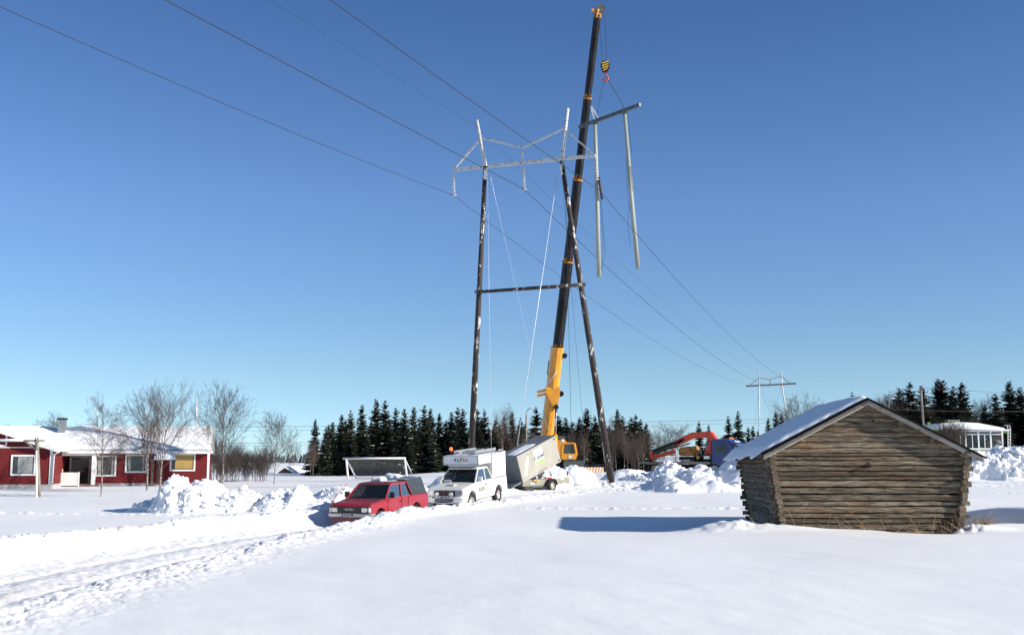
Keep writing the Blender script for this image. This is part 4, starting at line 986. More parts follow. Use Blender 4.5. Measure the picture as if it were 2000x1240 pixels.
# red pickup: hood skin in shaded red, grille, lamps, bumper, plate, topper
MB().add([(2.20, -0.74, 0.944), (2.20, 0.74, 0.944), (1.14, 0.80, 1.068), (1.14, -0.80, 1.068), (2.20, -0.74, 0.925), (2.20, 0.74, 0.925), (1.14, 0.8, 1.045), (1.14, -0.8, 1.045)],
         [(0, 1, 2, 3), (7, 6, 5, 4), (0, 4, 5, 1), (1, 5, 6, 2), (2, 6, 7, 3), (3, 7, 4, 0)]).build('hood', M['car_red_shaded'], red, bevel=0.006)
gx = 2.335
MB().box((gx, 0, 0.735), (0.05, 1.42, 0.21)).build('grille', M['black_pl'], red, bevel=0.01)
mb = MB()
for k in range(5): mb.box((gx + 0.03, 0, 0.655 + k * 0.04), (0.012, 0.85, 0.008))
mb.build('grille_bar', M['crane_grey'], red)
text('ISUZU', 0.10, M['alu'], red, frame((gx + 0.042, 0, 0.755), (0, 1, 0), (0, 0, 1)), 'badge', sx=1.3)
for s in (-1, 1):
    MB().box((gx + 0.012, s * 0.60, 0.735), (0.06, 0.22, 0.15)).build('headlight', M['lamp_glass'], red, bevel=0.015)
    MB().box((gx - 0.02, s * 0.775, 0.735), (0.10, 0.10, 0.16)).build('indicator', M['lamp_clear'], red, bevel=0.02)
mb = MB(); mb.prism([(2.42, -0.72), (2.36, -0.86), (2.05, -0.89), (2.05, -0.85), (2.33, -0.82), (2.37, -0.7), (2.37, 0.7), (2.33, 0.82), (2.05, 0.85), (2.05, 0.89), (2.36, 0.86), (2.42, 0.72)], 0.50, 0.61, plane='xy')
mb.build('bumper', M['alu'], red, bevel=0.012)
MB().box((2.34, 0, 0.40), (0.06, 1.5, 0.18)).build('valance', M['car_red_shaded'], red, bevel=0.01)
MB().box((2.432, -0.02, 0.555), (0.012, 0.50, 0.115)).build('number_plate', M['plate'], red)
MB().box((2.440, -0.245, 0.555), (0.006, 0.05, 0.11)).build('plate_band', M['blue'], red)
text('KXG-489', 0.105, M['ink'], red, frame((2.440, 0.02, 0.555), (0, 1, 0), (0, 0, 1)), 'plate_lettering')
tp = MB(); tp.add([(-0.95, -0.80, 1.05), (-0.95, 0.80, 1.05), (-2.46, 0.80, 1.05), (-2.46, -0.80, 1.05), (-0.86, -0.64, 1.64), (-0.86, 0.64, 1.64), (-2.22, 0.66, 1.70), (-2.22, -0.66, 1.70)],
    [(0, 1, 5, 4), (1, 2, 6, 5), (2, 3, 7, 6), (3, 0, 4, 7), (4, 5, 6, 7), (3, 2, 1, 0)]); tp.build('topper', M['topper'], red, bevel=0.025)
MB().add([(-0.9, -0.60, 1.652), (-0.9, 0.60, 1.652), (-2.18, 0.62, 1.71), (-2.18, -0.62, 1.71), (-0.9, -0.60, 1.635), (-0.9, 0.60, 1.635), (-2.18, 0.62, 1.69), (-2.18, -0.62, 1.69)],
    [(0, 1, 2, 3), (7, 6, 5, 4), (0, 4, 5, 1), (1, 5, 6, 2), (2, 6, 7, 3), (3, 7, 4, 0)]).build('topper_roof', M['topper_top'], red)
def cap(par, x0, x1, y0, y1, z, th, seed, name='snow_cap'):
    nx_, ny_ = 16, 14; X, Y = np.meshgrid(np.linspace(x0, x1, nx_), np.linspace(y0, y1, ny_)); u = np.abs(np.linspace(-1, 1, nx_))[None, :]; w = np.abs(np.linspace(-1, 1, ny_))[:, None]
    Z = z + th * np.clip((1 - u ** 4) * (1 - w ** 4), 0, 1) ** 0.5 * (1 + 0.5 * fbm(X * 3, Y * 3, seed, 3)) - 0.02
    X = X + 0.12 * (u > 0.9) * fbm(X * 5, Y * 5, seed + 1, 2)
    i = np.arange(ny_ - 1)[:, None] * nx_ + np.arange(nx_ - 1)[None, :]; q = np.stack([i, i + 1, i + nx_ + 1, i + nx_], -1).reshape(-1, 4)
    me = bpy.data.meshes.new(name); me.from_pydata(np.stack([X, Y, Z], -1).reshape(-1, 3).tolist(), [], q.tolist()); me.materials.append(M['snow_pile'])
    me.polygons.foreach_set('use_smooth', [True] * len(me.polygons))
    o = bpy.data.objects.new(name, me); COL.objects.link(o); o.parent = par; return o
cap(red, -1.6, -2.2, -0.66, -0.1, 1.70, 0.16, 5); cap(red, -0.45, -0.95, -0.66, -0.15, 1.62, 0.14, 6)
cap(red, -0.9, -0.3, -0.2, 0.35, 1.615, 0.03, 8)
MB().tube([(0.05, -0.3, 1.6), (0.0, -0.3, 1.95)], 0.006, 5).build('aerial', M['black_pl'], red)

whloc = (-1.95, 51.0, 0.34)
wht = pickup('pickup_truck', 'cream white pickup with lettered service box over its cab and bed', whloc, hdg - R(1), R(4.2),
    dict(w=1.78, belt=1.14, cowl=1.10, xf=2.42, xr=-2.50, r=0.365, nose=0.90, ra=-1.45, fa=1.50, cabr=-0.72, roof=1.70, rf=0.42, rr=-0.52, bp=0.60, paint=M['car_white'],
         door0=0.98, door1=-0.12, steer=R(-10), mirror=M['box_white']))
MB().prism([(-0.42, 0.98), (-0.05, 1.0), (-0.05, 1.06), (-0.38, 1.06)], -0.2, 0.2, mx=Matrix.Translation((1.95, 0, 0.05))).build('hood_scoop', M['car_white'], wht, bevel=0.015)
MB().box((1.91, 0, 1.075), (0.02, 0.3, 0.045)).build('scoop_opening', M['dark'], wht)
gx = 2.445
MB().box((gx, 0, 0.80), (0.05, 0.95, 0.24)).build('grille', M['black_pl'], wht, bevel=0.01)
mb = MB()
for k in range(9): mb.box((gx + 0.03, -0.40 + k * 0.1, 0.80), (0.012, 0.012, 0.2))
mb.build('grille_bar', M['crane_grey'], wht)
mb = MB()
for a_ in (90, 210, 330):
    cx_, cz_ = 0.036 * math.cos(R(a_)), 0.036 * math.sin(R(a_)); dx_, dz_ = 0.036 * math.cos(R(a_)), 0.036 * math.sin(R(a_)); px_, pz_ = -dz_ * 0.58, dx_ * 0.58
    mb.add([(gx + 0.045, cx_ - dx_, 0.81 + cz_ - dz_), (gx + 0.045, cx_ + px_, 0.81 + cz_ + pz_), (gx + 0.045, cx_ + dx_, 0.81 + cz_ + dz_), (gx + 0.045, cx_ - px_, 0.81 + cz_ - pz_)], [(0, 1, 2, 3)])
mb.build('grille_emblem', M['hook_red'], wht)
for s in (-1, 1):
    MB().box((gx - 0.06, s * 0.66, 0.82), (0.14, 0.36, 0.22)).build('headlight', M['lamp_glass'], wht, bevel=0.03)
    mb = MB().tube([(gx + 0.02, s * 0.33, 0.77), (gx + 0.10, s * 0.33, 0.77)], 0.085, 16); mb.build('driving_lamp', M['lamp_clear'], wht)
    MB().box((gx - 0.02, s * 0.70, 0.56), (0.12, 0.26, 0.06)).build('indicator', M['amber'], wht, bevel=0.01)
mb = MB(); mb.prism([(2.52, -0.72), (2.44, -0.86), (2.0, -0.90), (2.0, -0.5), (2.0, 0.5), (2.0, 0.90), (2.44, 0.86), (2.52, 0.72)], 0.40, 0.68, plane='xy')
mb.build('bumper', M['car_white'], wht, bevel=0.04, seg=3)
MB().box((2.515, 0, 0.50), (0.03, 0.85, 0.16)).build('air_intake', M['black_pl'], wht)
for z_ in (0.47, 0.53): MB().box((2.54, 0, z_), (0.02, 0.85, 0.014)).build('intake_bar', M['alu'], wht)
pts = [(2.50, -0.5, 0.66), (2.60, -0.48, 0.58), (2.60, -0.46, 0.44), (2.58, 0.0, 0.40), (2.60, 0.46, 0.44), (2.60, 0.48, 0.58), (2.50, 0.5, 0.66)]
MB().tube([Vector(p) for p in pts], 0.028, 8).build('bull_bar', M['chrome'], wht)
MB().box((2.555, -0.03, 0.645), (0.012, 0.50, 0.115)).build('number_plate', M['plate'], wht)
MB().box((2.563, -0.255, 0.645), (0.006, 0.05, 0.11)).build('plate_band', M['blue'], wht)
text('AJF-615', 0.105, M['ink'], wht, frame((2.563, 0.01, 0.645), (0, 1, 0), (0, 0, 1)), 'plate_lettering')
# service box
MB().box((-1.55, 0, 1.72), (1.72, 1.72, 1.10)).build('service_box', M['box_white'], wht, bevel=0.015)
for (x0, x1, z0, z1) in ((-0.70, -0.78, 1.17, 2.28), (-0.72, -2.42, 1.14, 1.20), (-0.72, -2.42, 2.25, 2.30)):
    for s in (-1, 1): MB().box(((x0 + x1) / 2, s * 0.865, (z0 + z1) / 2), (abs(x1 - x0), 0.03, z1 - z0)).build('edge_trim', M['alu'], wht)
MB().box((-1.32, 0.868, 1.74), (0.95, 0.025, 0.98)).build('side_hatch', M['box_white'], wht, bevel=0.008)
MB().box((-2.10, 0.868, 1.76), (0.50, 0.025, 1.06)).build('side_hatch', M['box_white'], wht, bevel=0.008)
MB().box((-1.35, 0.89, 1.30), (0.05, 0.03, 0.12)).build('hatch_latch', M['alu'], wht)
MB().box((-0.03, 0, 2.07), (1.45, 1.70, 0.40)).build('overcab_box', M['box_white'], wht, bevel=0.012)
MB().box((0.700, 0, 2.07), (0.02, 1.60, 0.33)).build('sign_panel', M['sticker'], wht)
for (c_, s_) in (((0.705, 0, 2.255), (0.03, 1.72, 0.04)), ((0.705, 0, 1.885), (0.03, 1.72, 0.05)), ((0.705, 0.84, 2.07), (0.03, 0.05, 0.41)), ((0.705, -0.84, 2.07), (0.03, 0.04, 0.41))):
    MB().box(c_, s_).build('edge_trim', M['alu'], wht)
MB().box((0.05, 0.856, 1.885), (1.3, 0.02, 0.05)).build('edge_trim', M['alu'], wht)
MB().box((-0.03, 0, 1.83), (1.3, 1.3, 0.10)).build('box_support', M['alu'], wht)
fx = 0.722
def eltel(par, org_, xd, up, size):
    xd = Vector(xd); org_ = Vector(org_); w_l = size * 0.82
    for k, (ch, m_) in enumerate((('E', 'ink'), ('L', 'ink'), ('T', 'ink'), ('E', 'ink_or'), ('L', 'ink_red'))):
        text(ch, size, M[m_], par, frame(org_ + xd * (k - 2) * w_l, xd, up), 'lettering')
    u = Vector(up)
    pts = [org_ - xd * size * 1.1 - u * size * 0.62, org_ - xd * size * 0.2 - u * size * 0.42, org_ + xd * size * 0.35 + u * size * 0.7]
    MB().tube(pts, size * 0.035, 4).build('logo_swoosh', M['ink'], par)
eltel(wht, (fx, 0.02, 2.08), (0, 1, 0), (0, 0, 1), 0.17)
eltel(wht, (0.42, 0.905, 0.80), (-1, 0, 0), (0, 0, 1), 0.20)
MB().tube([(0.0, 0.868, 2.16), (0.0, 0.872, 2.16)], 0.03, 10).build('hatch_lock', M['dark'], wht)
for s in (-0.55, 0.45):
    MB().box((-1.0, s, 2.40), (2.4, 0.05, 0.13)).build('roof_rack_rail', M['alu'], wht)
for x_ in (-2.1, -1.0, 0.1): MB().box((x_, -0.05, 2.36), (0.05, 1.0, 0.10)).build('roof_rack_bar', M['alu'], wht)
MB().box((0.15, -0.2, 2.35), (0.2, 0.16, 0.14)).build('roof_lamp', M['chrome'], wht, bevel=0.02)
b_ = MB().tube([(0.35, -0.62, 2.27), (0.35, -0.62, 2.48)], 0.02, 6).build('beacon_post', M['black_pl'], wht)
em, t_, pb = new_mat('lit_amber_beacon'); pb.inputs['Base Color'].default_value = (0.8, 0.1, 0.02, 1); pb.inputs['Emission Color'].default_value = (1, 0.13, 0.03, 1); pb.inputs['Emission Strength'].default_value = 1.2
MB().tube([(0.35, -0.62, 2.48), (0.35, -0.62, 2.60), (0.35, -0.62, 2.64)], [0.075, 0.07, 0.03], 12).build('beacon', em, wht)
MB().tube([(-2.3, 0.55, 2.33), (-2.9, 0.55, 2.33)], 0.03, 6).build('roof_rail_end', M['alu'], wht)
MB().box((1.15, -0.45, 1.18), (0.02, 0.35, 0.16)).build('windscreen_paper', M['plate'], wht)
cap(wht, -2.1, -1.0, -0.5, 0.3, 2.29, 0.04, 15)

# ------------------------------------------------------------------ tilted container on its trailer
TA = R(43)
trl = thing('trailer', 'low khaki trailer with one visible wheel and a dark ramp lowered onto the snow', 'trailer', (0, 0, 0)); 
tb = P(1022, 955, 61.3); tb.z = h1(tb.x, tb.y) - 0.14
trl.location = tb; trl.rotation_euler = (0, R(-1.5), R(90) - TA)      # local x runs to the rear, y to the far side
MB().box((1.95, 0.02, 0.52), (3.9, 0.05, 0.34)).build('side_panel', M['trailer'], trl, bevel=0.01)
MB().box((1.95, 1.5, 0.52), (3.9, 0.05, 0.34)).build('side_panel', M['trailer'], trl, bevel=0.01)
MB().box((-0.02, 0.76, 0.52), (0.05, 1.5, 0.34)).build('front_panel', M['cont_end'], trl)
MB().box((1.95, 0.76, 0.37), (3.9, 1.45, 0.06)).build('bed', M['trailer'], trl)
MB().box((1.3, 0.05, 0.30), (2.6, 0.08, 0.09)).build('chassis_rail', M['crane_grey'], trl); MB().box((1.3, 1.4, 0.30), (3.9, 0.08, 0.09)).build('chassis_rail', M['crane_grey'], trl)
for y_ in (-0.16, 1.68): wheel(trl, 2.15, y_, 0.31, 0.19, -1 if y_ < 0 else 1)
mb = MB(); pts = [(2.15 + 0.40 * math.cos(a), 0.31 + 0.40 * math.sin(a)) for a in np.linspace(0.05, math.pi - 0.05, 11)]; inn = [(2.15 + 0.365 * math.cos(a), 0.31 + 0.365 * math.sin(a)) for a in np.linspace(math.pi - 0.05, 0.05, 11)]
mb.prism(pts + inn, -0.28, -0.02); mb.build('mudguard', M['black_pl'], trl)
MB().add([(3.92, 0.1, 0.32), (3.92, 1.4, 0.32), (5.3, 1.4, 0.27), (5.3, 0.1, 0.24), (3.92, 0.1, 0.30), (3.92, 1.4, 0.30), (5.3, 1.4, 0.22), (5.3, 0.1, 0.19)],
    [(0, 1, 2, 3), (7, 6, 5, 4), (0, 4, 5, 1), (1, 5, 6, 2), (2, 6, 7, 3), (3, 7, 4, 0)]).build('ramp', M['cont_end'], trl)
MB().box((3.85, 0.1, 0.80), (0.05, 0.06, 0.5)).build('tail_post', M['black_pl'], trl); MB().box((3.85, 1.4, 0.80), (0.05, 0.06, 0.5)).build('tail_post', M['black_pl'], trl)
MB().beam((-0.1, 0.75, 0.33), (-1.6, 0.75, 0.36), 0.09, 0.09).build('drawbar', M['trailer'], trl)
MB().tube([(-1.35, 0.75, 0.02), (-1.35, 0.75, 0.5)], 0.03, 6).build('jockey_leg', M['black_pl'], trl)
MB().box((0.3, -0.05, 0.2), (0.7, 0.25, 0.3)).build('toolbox', M['black_pl'], trl, bevel=0.02)
for x_ in (0.75, ): MB().box((x_, -0.012, 0.5), (0.28, 0.012, 0.13)).build('side_plate', M['plate'], trl)
tl = Vector((math.sin(TA) * math.cos(R(20)), math.cos(TA) * math.cos(R(20)), math.sin(R(20)))); tw_ = Vector((-math.cos(TA), math.sin(TA), 0)); tu = Vector((-math.sin(R(20)) * math.sin(TA), -math.sin(R(20)) * math.cos(TA), math.cos(R(20))))
co0 = P(1021.5, 943, 61.2)
q = Matrix.Identity(4)
for i in range(3): q[i][0] = tl[i]; q[i][1] = tw_[i]; q[i][2] = tu[i]
cn = thing('tilted_container', 'beige container tipped up at one end on the trailer, stickers on its side', 'container', co0, rot=q.to_euler())
CL, CW, CH = 3.35, 1.32, 1.50
MB().add([(0, 0, 0), (CL, 0, 0), (CL, CW, 0), (0, CW, 0), (0, 0, CH), (CL, 0, CH), (CL, CW, CH), (0, CW, CH)], [(0, 3, 2, 1), (4, 5, 6, 7), (1, 2, 6, 5), (2, 3, 7, 6)]).build('shell', M['cont_side'], cn)
MB().box((CL / 2, 0.0, CH / 2), (CL - 0.02, 0.03, CH - 0.02)).build('side_panel', M['cont_side'], cn)
MB().box((-0.005, CW / 2, CH / 2), (0.03, CW, CH)).build('end_panel', M['cont_end'], cn); MB().box((-0.028, CW * 0.66, CH / 2), (0.02, 0.03, CH)).build('end_rib', M['cont_roof'], cn)
MB().box((CL / 2, CW / 2, CH + 0.012), (CL + 0.06, CW + 0.08, 0.03)).build('roof_panel', M['cont_roof'], cn)
MB().box((-0.35, CW / 2, 0.05), (0.7, CW * 0.9, 0.08)).build('end_step', M['cont_end'], cn)
cap(cn, 0.05, 2.0, 0.15, 0.95, CH + 0.03, 0.05, 33)
def sidem(x, z, ang=0.0): 
    a = R(ang); return frame((x, -0.022, z), (math.cos(a), 0, math.sin(a)), (-math.sin(a), 0, math.cos(a)))
mb = MB().box((0, 0, 0), (0.74, 0.006, 0.80)); s_ = mb.build('sticker', M['sticker'], cn, loc=(1.68, -0.018, 0.93)); s_.rotation_euler = (0, R(0), 0)
text('Custer', 0.30, M['ink'], cn, sidem(1.68, 0.90), 'lettering', shear=0.2)
MB().box((1.68, -0.022, 0.60), (0.72, 0.004, 0.10)).build('sticker_band', M['green'], cn); MB().box((1.72, -0.0225, 0.545), (0.62, 0.004, 0.06)).build('sticker_band', M['yellowgreen'], cn)
s_ = MB().box((0, 0, 0), (1.02, 0.006, 0.20)).build('sticker', M['sticker'], cn, loc=(0.58, -0.018, 0.75)); s_.rotation_euler = (0, -R(62), 0)
mb = MB(); r_ = random.Random(3)
for k in range(9):
    x0 = -0.44 + k * 0.055; mb.beam((x0, -0.023, -0.05), (x0 + 0.03, -0.023, 0.06 * (1 if k % 2 else 0.6)), 0.004, 0.022, up=(0, 1, 0)); mb.beam((x0, -0.023, -0.05), (x0 + 0.05, -0.023, -0.045), 0.004, 0.02, up=(0, 1, 0))
s_ = mb.build('red_script', M['ink_red'], cn, loc=(0.58, 0, 0.75)); s_.rotation_euler = (0, -R(62), 0)
mb = MB()
for k in range(4): mb.box((0.14 + k * 0.08, -0.023, 0), (0.03, 0.004, 0.05))
s_ = mb.build('grey_script', M['ink_blue'], cn, loc=(0.58, 0, 0.75)); s_.rotation_euler = (0, -R(62), 0)
mb = MB()
for k in range(16): mb.box((1.32 + k * 0.05, -0.020, 0.10), (0.03, 0.004, 0.045))
mb.build('small_print', M['crane_grey'], cn)
for (x_, z_) in ((3.2, 1.38), (3.2, 0.15)): MB().box((x_, -0.02, z_), (0.12, 0.02, 0.06)).build('corner_hole', M['dark'], cn)
o = pile('heap of snow lumps under the raised end of the tilted container', 2.35, 64.25, 1.5, 0.75, 1.25, 341, rot=0.82, sc=0.3, rough=0.25, blocks=350, bs=0.13)
for (px, py, m_, lb, nm) in ((1047, 938.5, 'crane_y', 'short yellow board lying in the trailer beneath the container', 'board'), (1060, 937, 'ink_or', 'orange plank end lying in the trailer beside the yellow board', 'plank'), (1071, 933, 'hook_red', 'dark red bar lying on the snow heap in the trailer', 'bar')):
    p_ = P(px, py, 61.9 if px < 1055 else 62.9); o = MB().box((0, 0, 0), (0.42, 0.10, 0.07)).build(nm, M[m_], loc=p_, bevel=0.01); o.rotation_euler = (0, 0, R(40)); tag(o, lb, nm)

# striped barrier
bx = P(1158, 917, 84); br = thing('striped_barrier', 'low orange and white striped barrier left of the leaning pylon leg', 'barrier', (bx.x, bx.y, h1(bx.x, bx.y)), R(8))
zb = bx.z - h1(bx.x, bx.y)
MB().box((0, 0, zb), (1.6, 0.05, 0.36)).build('board', M['sticker'], br)
for k in range(7):
    x0 = -0.78 + k * 0.225; MB().prism([(x0, zb - 0.175), (x0 + 0.11, zb - 0.175), (x0 + 0.21, zb + 0.175), (x0 + 0.10, zb + 0.175)], -0.034, -0.027).build('stripe', M['crane_y'], br)
for s in (-0.7, 0.7): MB().box((s, 0.04, zb / 2), (0.06, 0.05, max(0.3, zb))).build('post', M['sticker'], br)

# ------------------------------------------------------------------ loader-crane truck
LA = R(-35)
lo = P(1262, 918, 97); lo.z = h1(lo.x, lo.y) + 0.15
lt = thing('loader_crane_truck', 'flatbed truck with blue cab and folded red loader crane behind snow heaps', 'truck', lo, LA)
gz = lo.z
def lz(py, d=95): return P(1300, py, d).z - gz
def lp(px, py, ly=0.0): 
    lx = (px - 1262) / 21.1; d = 97 - lx * 0.574; return Vector((lx, ly, P(px, py, d).z - gz))
zd = lz(901)
MB().box((3.2, 0, zd - 0.12), (6.6, 2.45, 0.2)).build('flatbed', M['trailer'], lt, bevel=0.02)
MB().box((4.2, 0, zd - 0.42), (8.2, 0.9, 0.35)).build('chassis', M['crane_b'], lt)
for x_ in (1.4, 2.6, 6.9):
    for s in (-1, 1): wheel(lt, x_, s * 1.05, 0.48, 0.3, s)
for x_ in (1.4, 2.6): 
    MB().tube([(x_ - 0.55, -1.22, 0.45)] + [(x_ + 0.56 * math.cos(a), -1.22, 0.5 + 0.56 * math.sin(a)) for a in np.linspace(math.pi, 0, 8)], 0.03, 5).build('mudguard', M['crane_grey'], lt)
# cab
cx0 = 6.62; zc0 = lz(912); zt_ = lz(857, 92)
cb_ = MB(); cb_.prism([(cx0, zc0), (cx0 + 1.95, zc0), (cx0 + 2.0, zc0 + 1.1), (cx0 + 1.85, zt_ - 0.45), (cx0 + 1.55, zt_ - 0.08), (cx0 + 1.1, zt_), (cx0, zt_)], -1.2, 1.2)
cb_.build('cab', M['truck_blue'], lt, bevel=0.12, seg=4)
MB().box((cx0 - 0.02, 0, (zc0 + zt_) / 2), (0.06, 2.2, (zt_ - zc0) * 0.9)).build('cab_rear_wall', M['truck_shaded'], lt)
MB().box((cx0 + 0.9, -1.215, zc0 + 1.45), (0.95, 0.02, 0.62)).build('side_window', M['glass'], lt)
MB().add([(cx0 + 2.02, -1.05, zc0 + 1.05), (cx0 + 2.02, 1.05, zc0 + 1.05), (cx0 + 1.90, 1.0, zt_ - 0.45), (cx0 + 1.90, -1.0, zt_ - 0.45), (cx0 + 1.9, -1.05, zc0 + 1.05), (cx0 + 1.9, 1.05, zc0 + 1.05), (cx0 + 1.8, 1.0, zt_ - 0.45), (cx0 + 1.8, -1.0, zt_ - 0.45)],
    [(0, 1, 2, 3), (7, 6, 5, 4), (0, 4, 5, 1), (1, 5, 6, 2), (2, 6, 7, 3), (3, 7, 4, 0)]).build('windscreen', M['glass'], lt)
MB().box((cx0 + 2.04, -0.45, zc0 + 1.33), (0.02, 0.9, 0.5)).build('windscreen_painted_reflection', M['curtain'], lt)  # pale panel painted as a reflection on the windscreen
MB().prism([(cx0 + 1.75, zt_ - 0.42), (cx0 + 2.2, zt_ - 0.55), (cx0 + 2.2, zt_ - 0.40), (cx0 + 1.7, zt_ - 0.28)], -1.05, 1.05).build('sun_visor', M['truck_blue'], lt, bevel=0.02)
text('SCANIA', 0.20, M['sticker'], lt, frame((cx0 + 1.80, 0, zt_ - 0.20), (0, 1, 0), (-0.5, 0, 0.8)), 'lettering', sx=1.4)
MB().box((cx0 + 1.0, 0.5, zt_ + 0.07), (0.2, 0.9, 0.12)).build('beacon_bar', M['ink_or'], lt, bevel=0.03)
# loader crane: mast, main boom, folded jib
m_ = MB(); m_.beam(lp(1384, 893), lp(1396, 858), 0.66, 0.62, up=(0, 1, 0), w2=0.46, h2=0.42); m_.build('crane_mast', M['crane_red'], lt, bevel=0.03)
MB().beam(lp(1379, 893), lp(1390, 893), 0.7, 0.55).build('crane_base', M['crane_b'], lt, bevel=0.03)
MB().beam(lp(1398, 863), lp(1389, 848), 0.56, 0.52, up=(0, 1, 0)).build('boom_knuckle', M['crane_red'], lt, bevel=0.03)
MB().beam(lp(1393, 848), lp(1357, 850), 0.5, 0.42, up=(0, 1, 0)).build('main_boom', M['crane_red'], lt, bevel=0.03)
MB().beam(lp(1359, 849), lp(1318, 868), 0.5, 0.40, up=(0, 1, 0), h2=0.3).build('main_boom', M['crane_red'], lt, bevel=0.03)
MB().beam(lp(1322, 866, -0.02), lp(1274, 884), 0.44, 0.42, up=(0, 1, 0), h2=0.30).build('telescopic_boom', M['crane_grey'], lt, bevel=0.02)
MB().tube([lp(1340, 858, -0.24), lp(1278, 882, -0.24)], 0.07, 8).build('hydraulic_ram', M['crane_b'], lt)
MB().tube([lp(1352, 866, -0.22), lp(1300, 879, -0.22), lp(1280, 888, -0.22)], 0.05, 8).build('hydraulic_hose', M['crane_b'], lt)
MB().tube([lp(1318, 866, -0.2), lp(1338, 857, -0.2), lp(1338, 861, -0.2), lp(1322, 869, -0.2)], 0.05, 6).build('boom_ring', M['crane_b'], lt)
MB().beam(lp(1274, 883), lp(1277, 895), 0.4, 0.45, up=(0, 1, 0)).build('jib_knuckle', M['crane_red'], lt, bevel=0.04)
MB().beam(lp(1278, 893), lp(1321, 881), 0.3, 0.34, up=(0, 1, 0), h2=0.24).build('jib', M['crane_red'], lt, bevel=0.03)
MB().beam(lp(1296, 888.2, -0.17), lp(1308, 884.8, -0.17), 0.02, 0.16, up=(0, 1, 0)).build('decal', M['decal_y'], lt)
MB().beam(lp(1356, 849.6, -0.2), lp(1384, 847.6, -0.2), 0.02, 0.17, up=(0, 1, 0)).build('decal', M['decal_y'], lt)
MB().tube([lp(1380, 890, -0.1), lp(1386, 855, -0.1)], 0.06, 8).build('lift_ram', M['alu'], lt)
MB().tube([lp(1371, 893), lp(1370, 872)], 0.05, 8).build('stake_post', M['alu'], lt)
MB().box(lp(1392, 893, -0.9), (0.5, 0.4, 0.25)).build('marker_box', M['lamp_clear'], lt)
# cargo on the flatbed
cg = thing('orange_excavator_bucket', 'orange timber-coloured load strapped on the flatbed under the crane arm', 'load', lo, LA)
a = lp(1348, 880)
mb = MB(); mb.prism([(-0.75, -0.20), (-0.45, -0.45), (0.45, -0.42), (0.78, -0.12), (0.70, 0.38), (-0.68, 0.28)], -0.5, 0.5, mx=Matrix.Translation(a)); mb.build('shell', M['crate'], cg, bevel=0.05)
MB().beam(a + Vector((-0.85, -0.52, 0.35)), a + Vector((-0.3, -0.52, -0.9)), 0.03, 0.08, up=(0, 1, 0)).build('strap', M['crane_b'], cg); MB().beam(a + Vector((0.1, -0.52, 0.4)), a + Vector((0.7, -0.52, -0.1)), 0.03, 0.07, up=(0, 1, 0)).build('strap', M['crane_b'], cg)
MB().box(a + Vector((0.1, -0.2, -0.62)), (1.5, 0.9, 0.28)).build('cradle', M['crane_b'], cg, bevel=0.03)
MB().box(a + Vector((0.1, -0.66, -0.85)), (1.1, 0.2, 0.10)).build('timber', M['crate'], cg)
MB().tube([a + Vector((1.0, -0.5, -0.55)), a + Vector((1.0, -0.4, -0.55))], 0.16, 12).build('roller', M['decal_y'], cg)

# ------------------------------------------------------------------ red house
HD = 78.0
HA = R(14.0); HOX = (250 - 1000) / 2217.0 * HD
def hx(px, d=HD):
    # sideways position, in the house's own frame, of the wall point seen at column px
    k = (px - 1000) / 2217.0; yl = d - HD; c, s_ = math.cos(HA), math.sin(HA)
    return HOX + (k * (HD + c * yl) - HOX + s_ * yl) / (c - k * s_)
hs = thing('red_house', 'long red wooden house with white trim, snowy roof and covered porch', 'house', (HOX, HD, 0.0), HA); HO = Vector(hs.location)
def zz(py, d=HD): return P(500, py, d).z
zg = 0.55; ze = zz(881); zr = zz(835, 82)
def hb_(x0, x1, y0, y1, z0, z1, name, m, bev=0.0, par=None):
    o_ = MB().box(((x1 - x0) / 2 * 0, 0, 0), (abs(x1 - x0), abs(y1 - y0), abs(z1 - z0))).build(name, m, par or hs, bevel=bev)
    off = Vector(((x0 + x1) / 2, (y0 + y1) / 2, (z0 + z1) / 2)) - HO
    if par is not None: off = off - Vector(par.location)
    o_.location = off; return o_
# walls of the long wing: porch recess between px 104 and 186
xR = hx(409); xP0 = hx(103); xP1 = hx(186)
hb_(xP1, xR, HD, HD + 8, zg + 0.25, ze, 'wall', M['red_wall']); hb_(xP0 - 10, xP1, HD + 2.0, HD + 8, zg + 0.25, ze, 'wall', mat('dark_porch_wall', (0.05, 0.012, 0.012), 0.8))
hb_(xP1, xR + 0.02, HD - 0.03, HD + 8, zg - 0.3, zg + 0.27, 'plinth', M['plinth'])
# roof of the long wing
xe = hx(416); x_l = hx(40, 82)
ov = 0.55; zE = ze + 0.02
rise = (zr - zE) / (4 + ov)
pf = [(HD - ov, zE), (HD + 4, zr), (HD + 8 + ov, zE), (HD + 8 + ov, zE - 0.14), (HD + 4, zr - 0.16), (HD - ov, zE - 0.14)]
mb = MB(); mb.prism([(a_ - HO.y, b_) for a_, b_ in pf], x_l - 6 - HO.x, xe - HO.x, plane='yz'); mb.build('roof', M['white_paint'], hs)
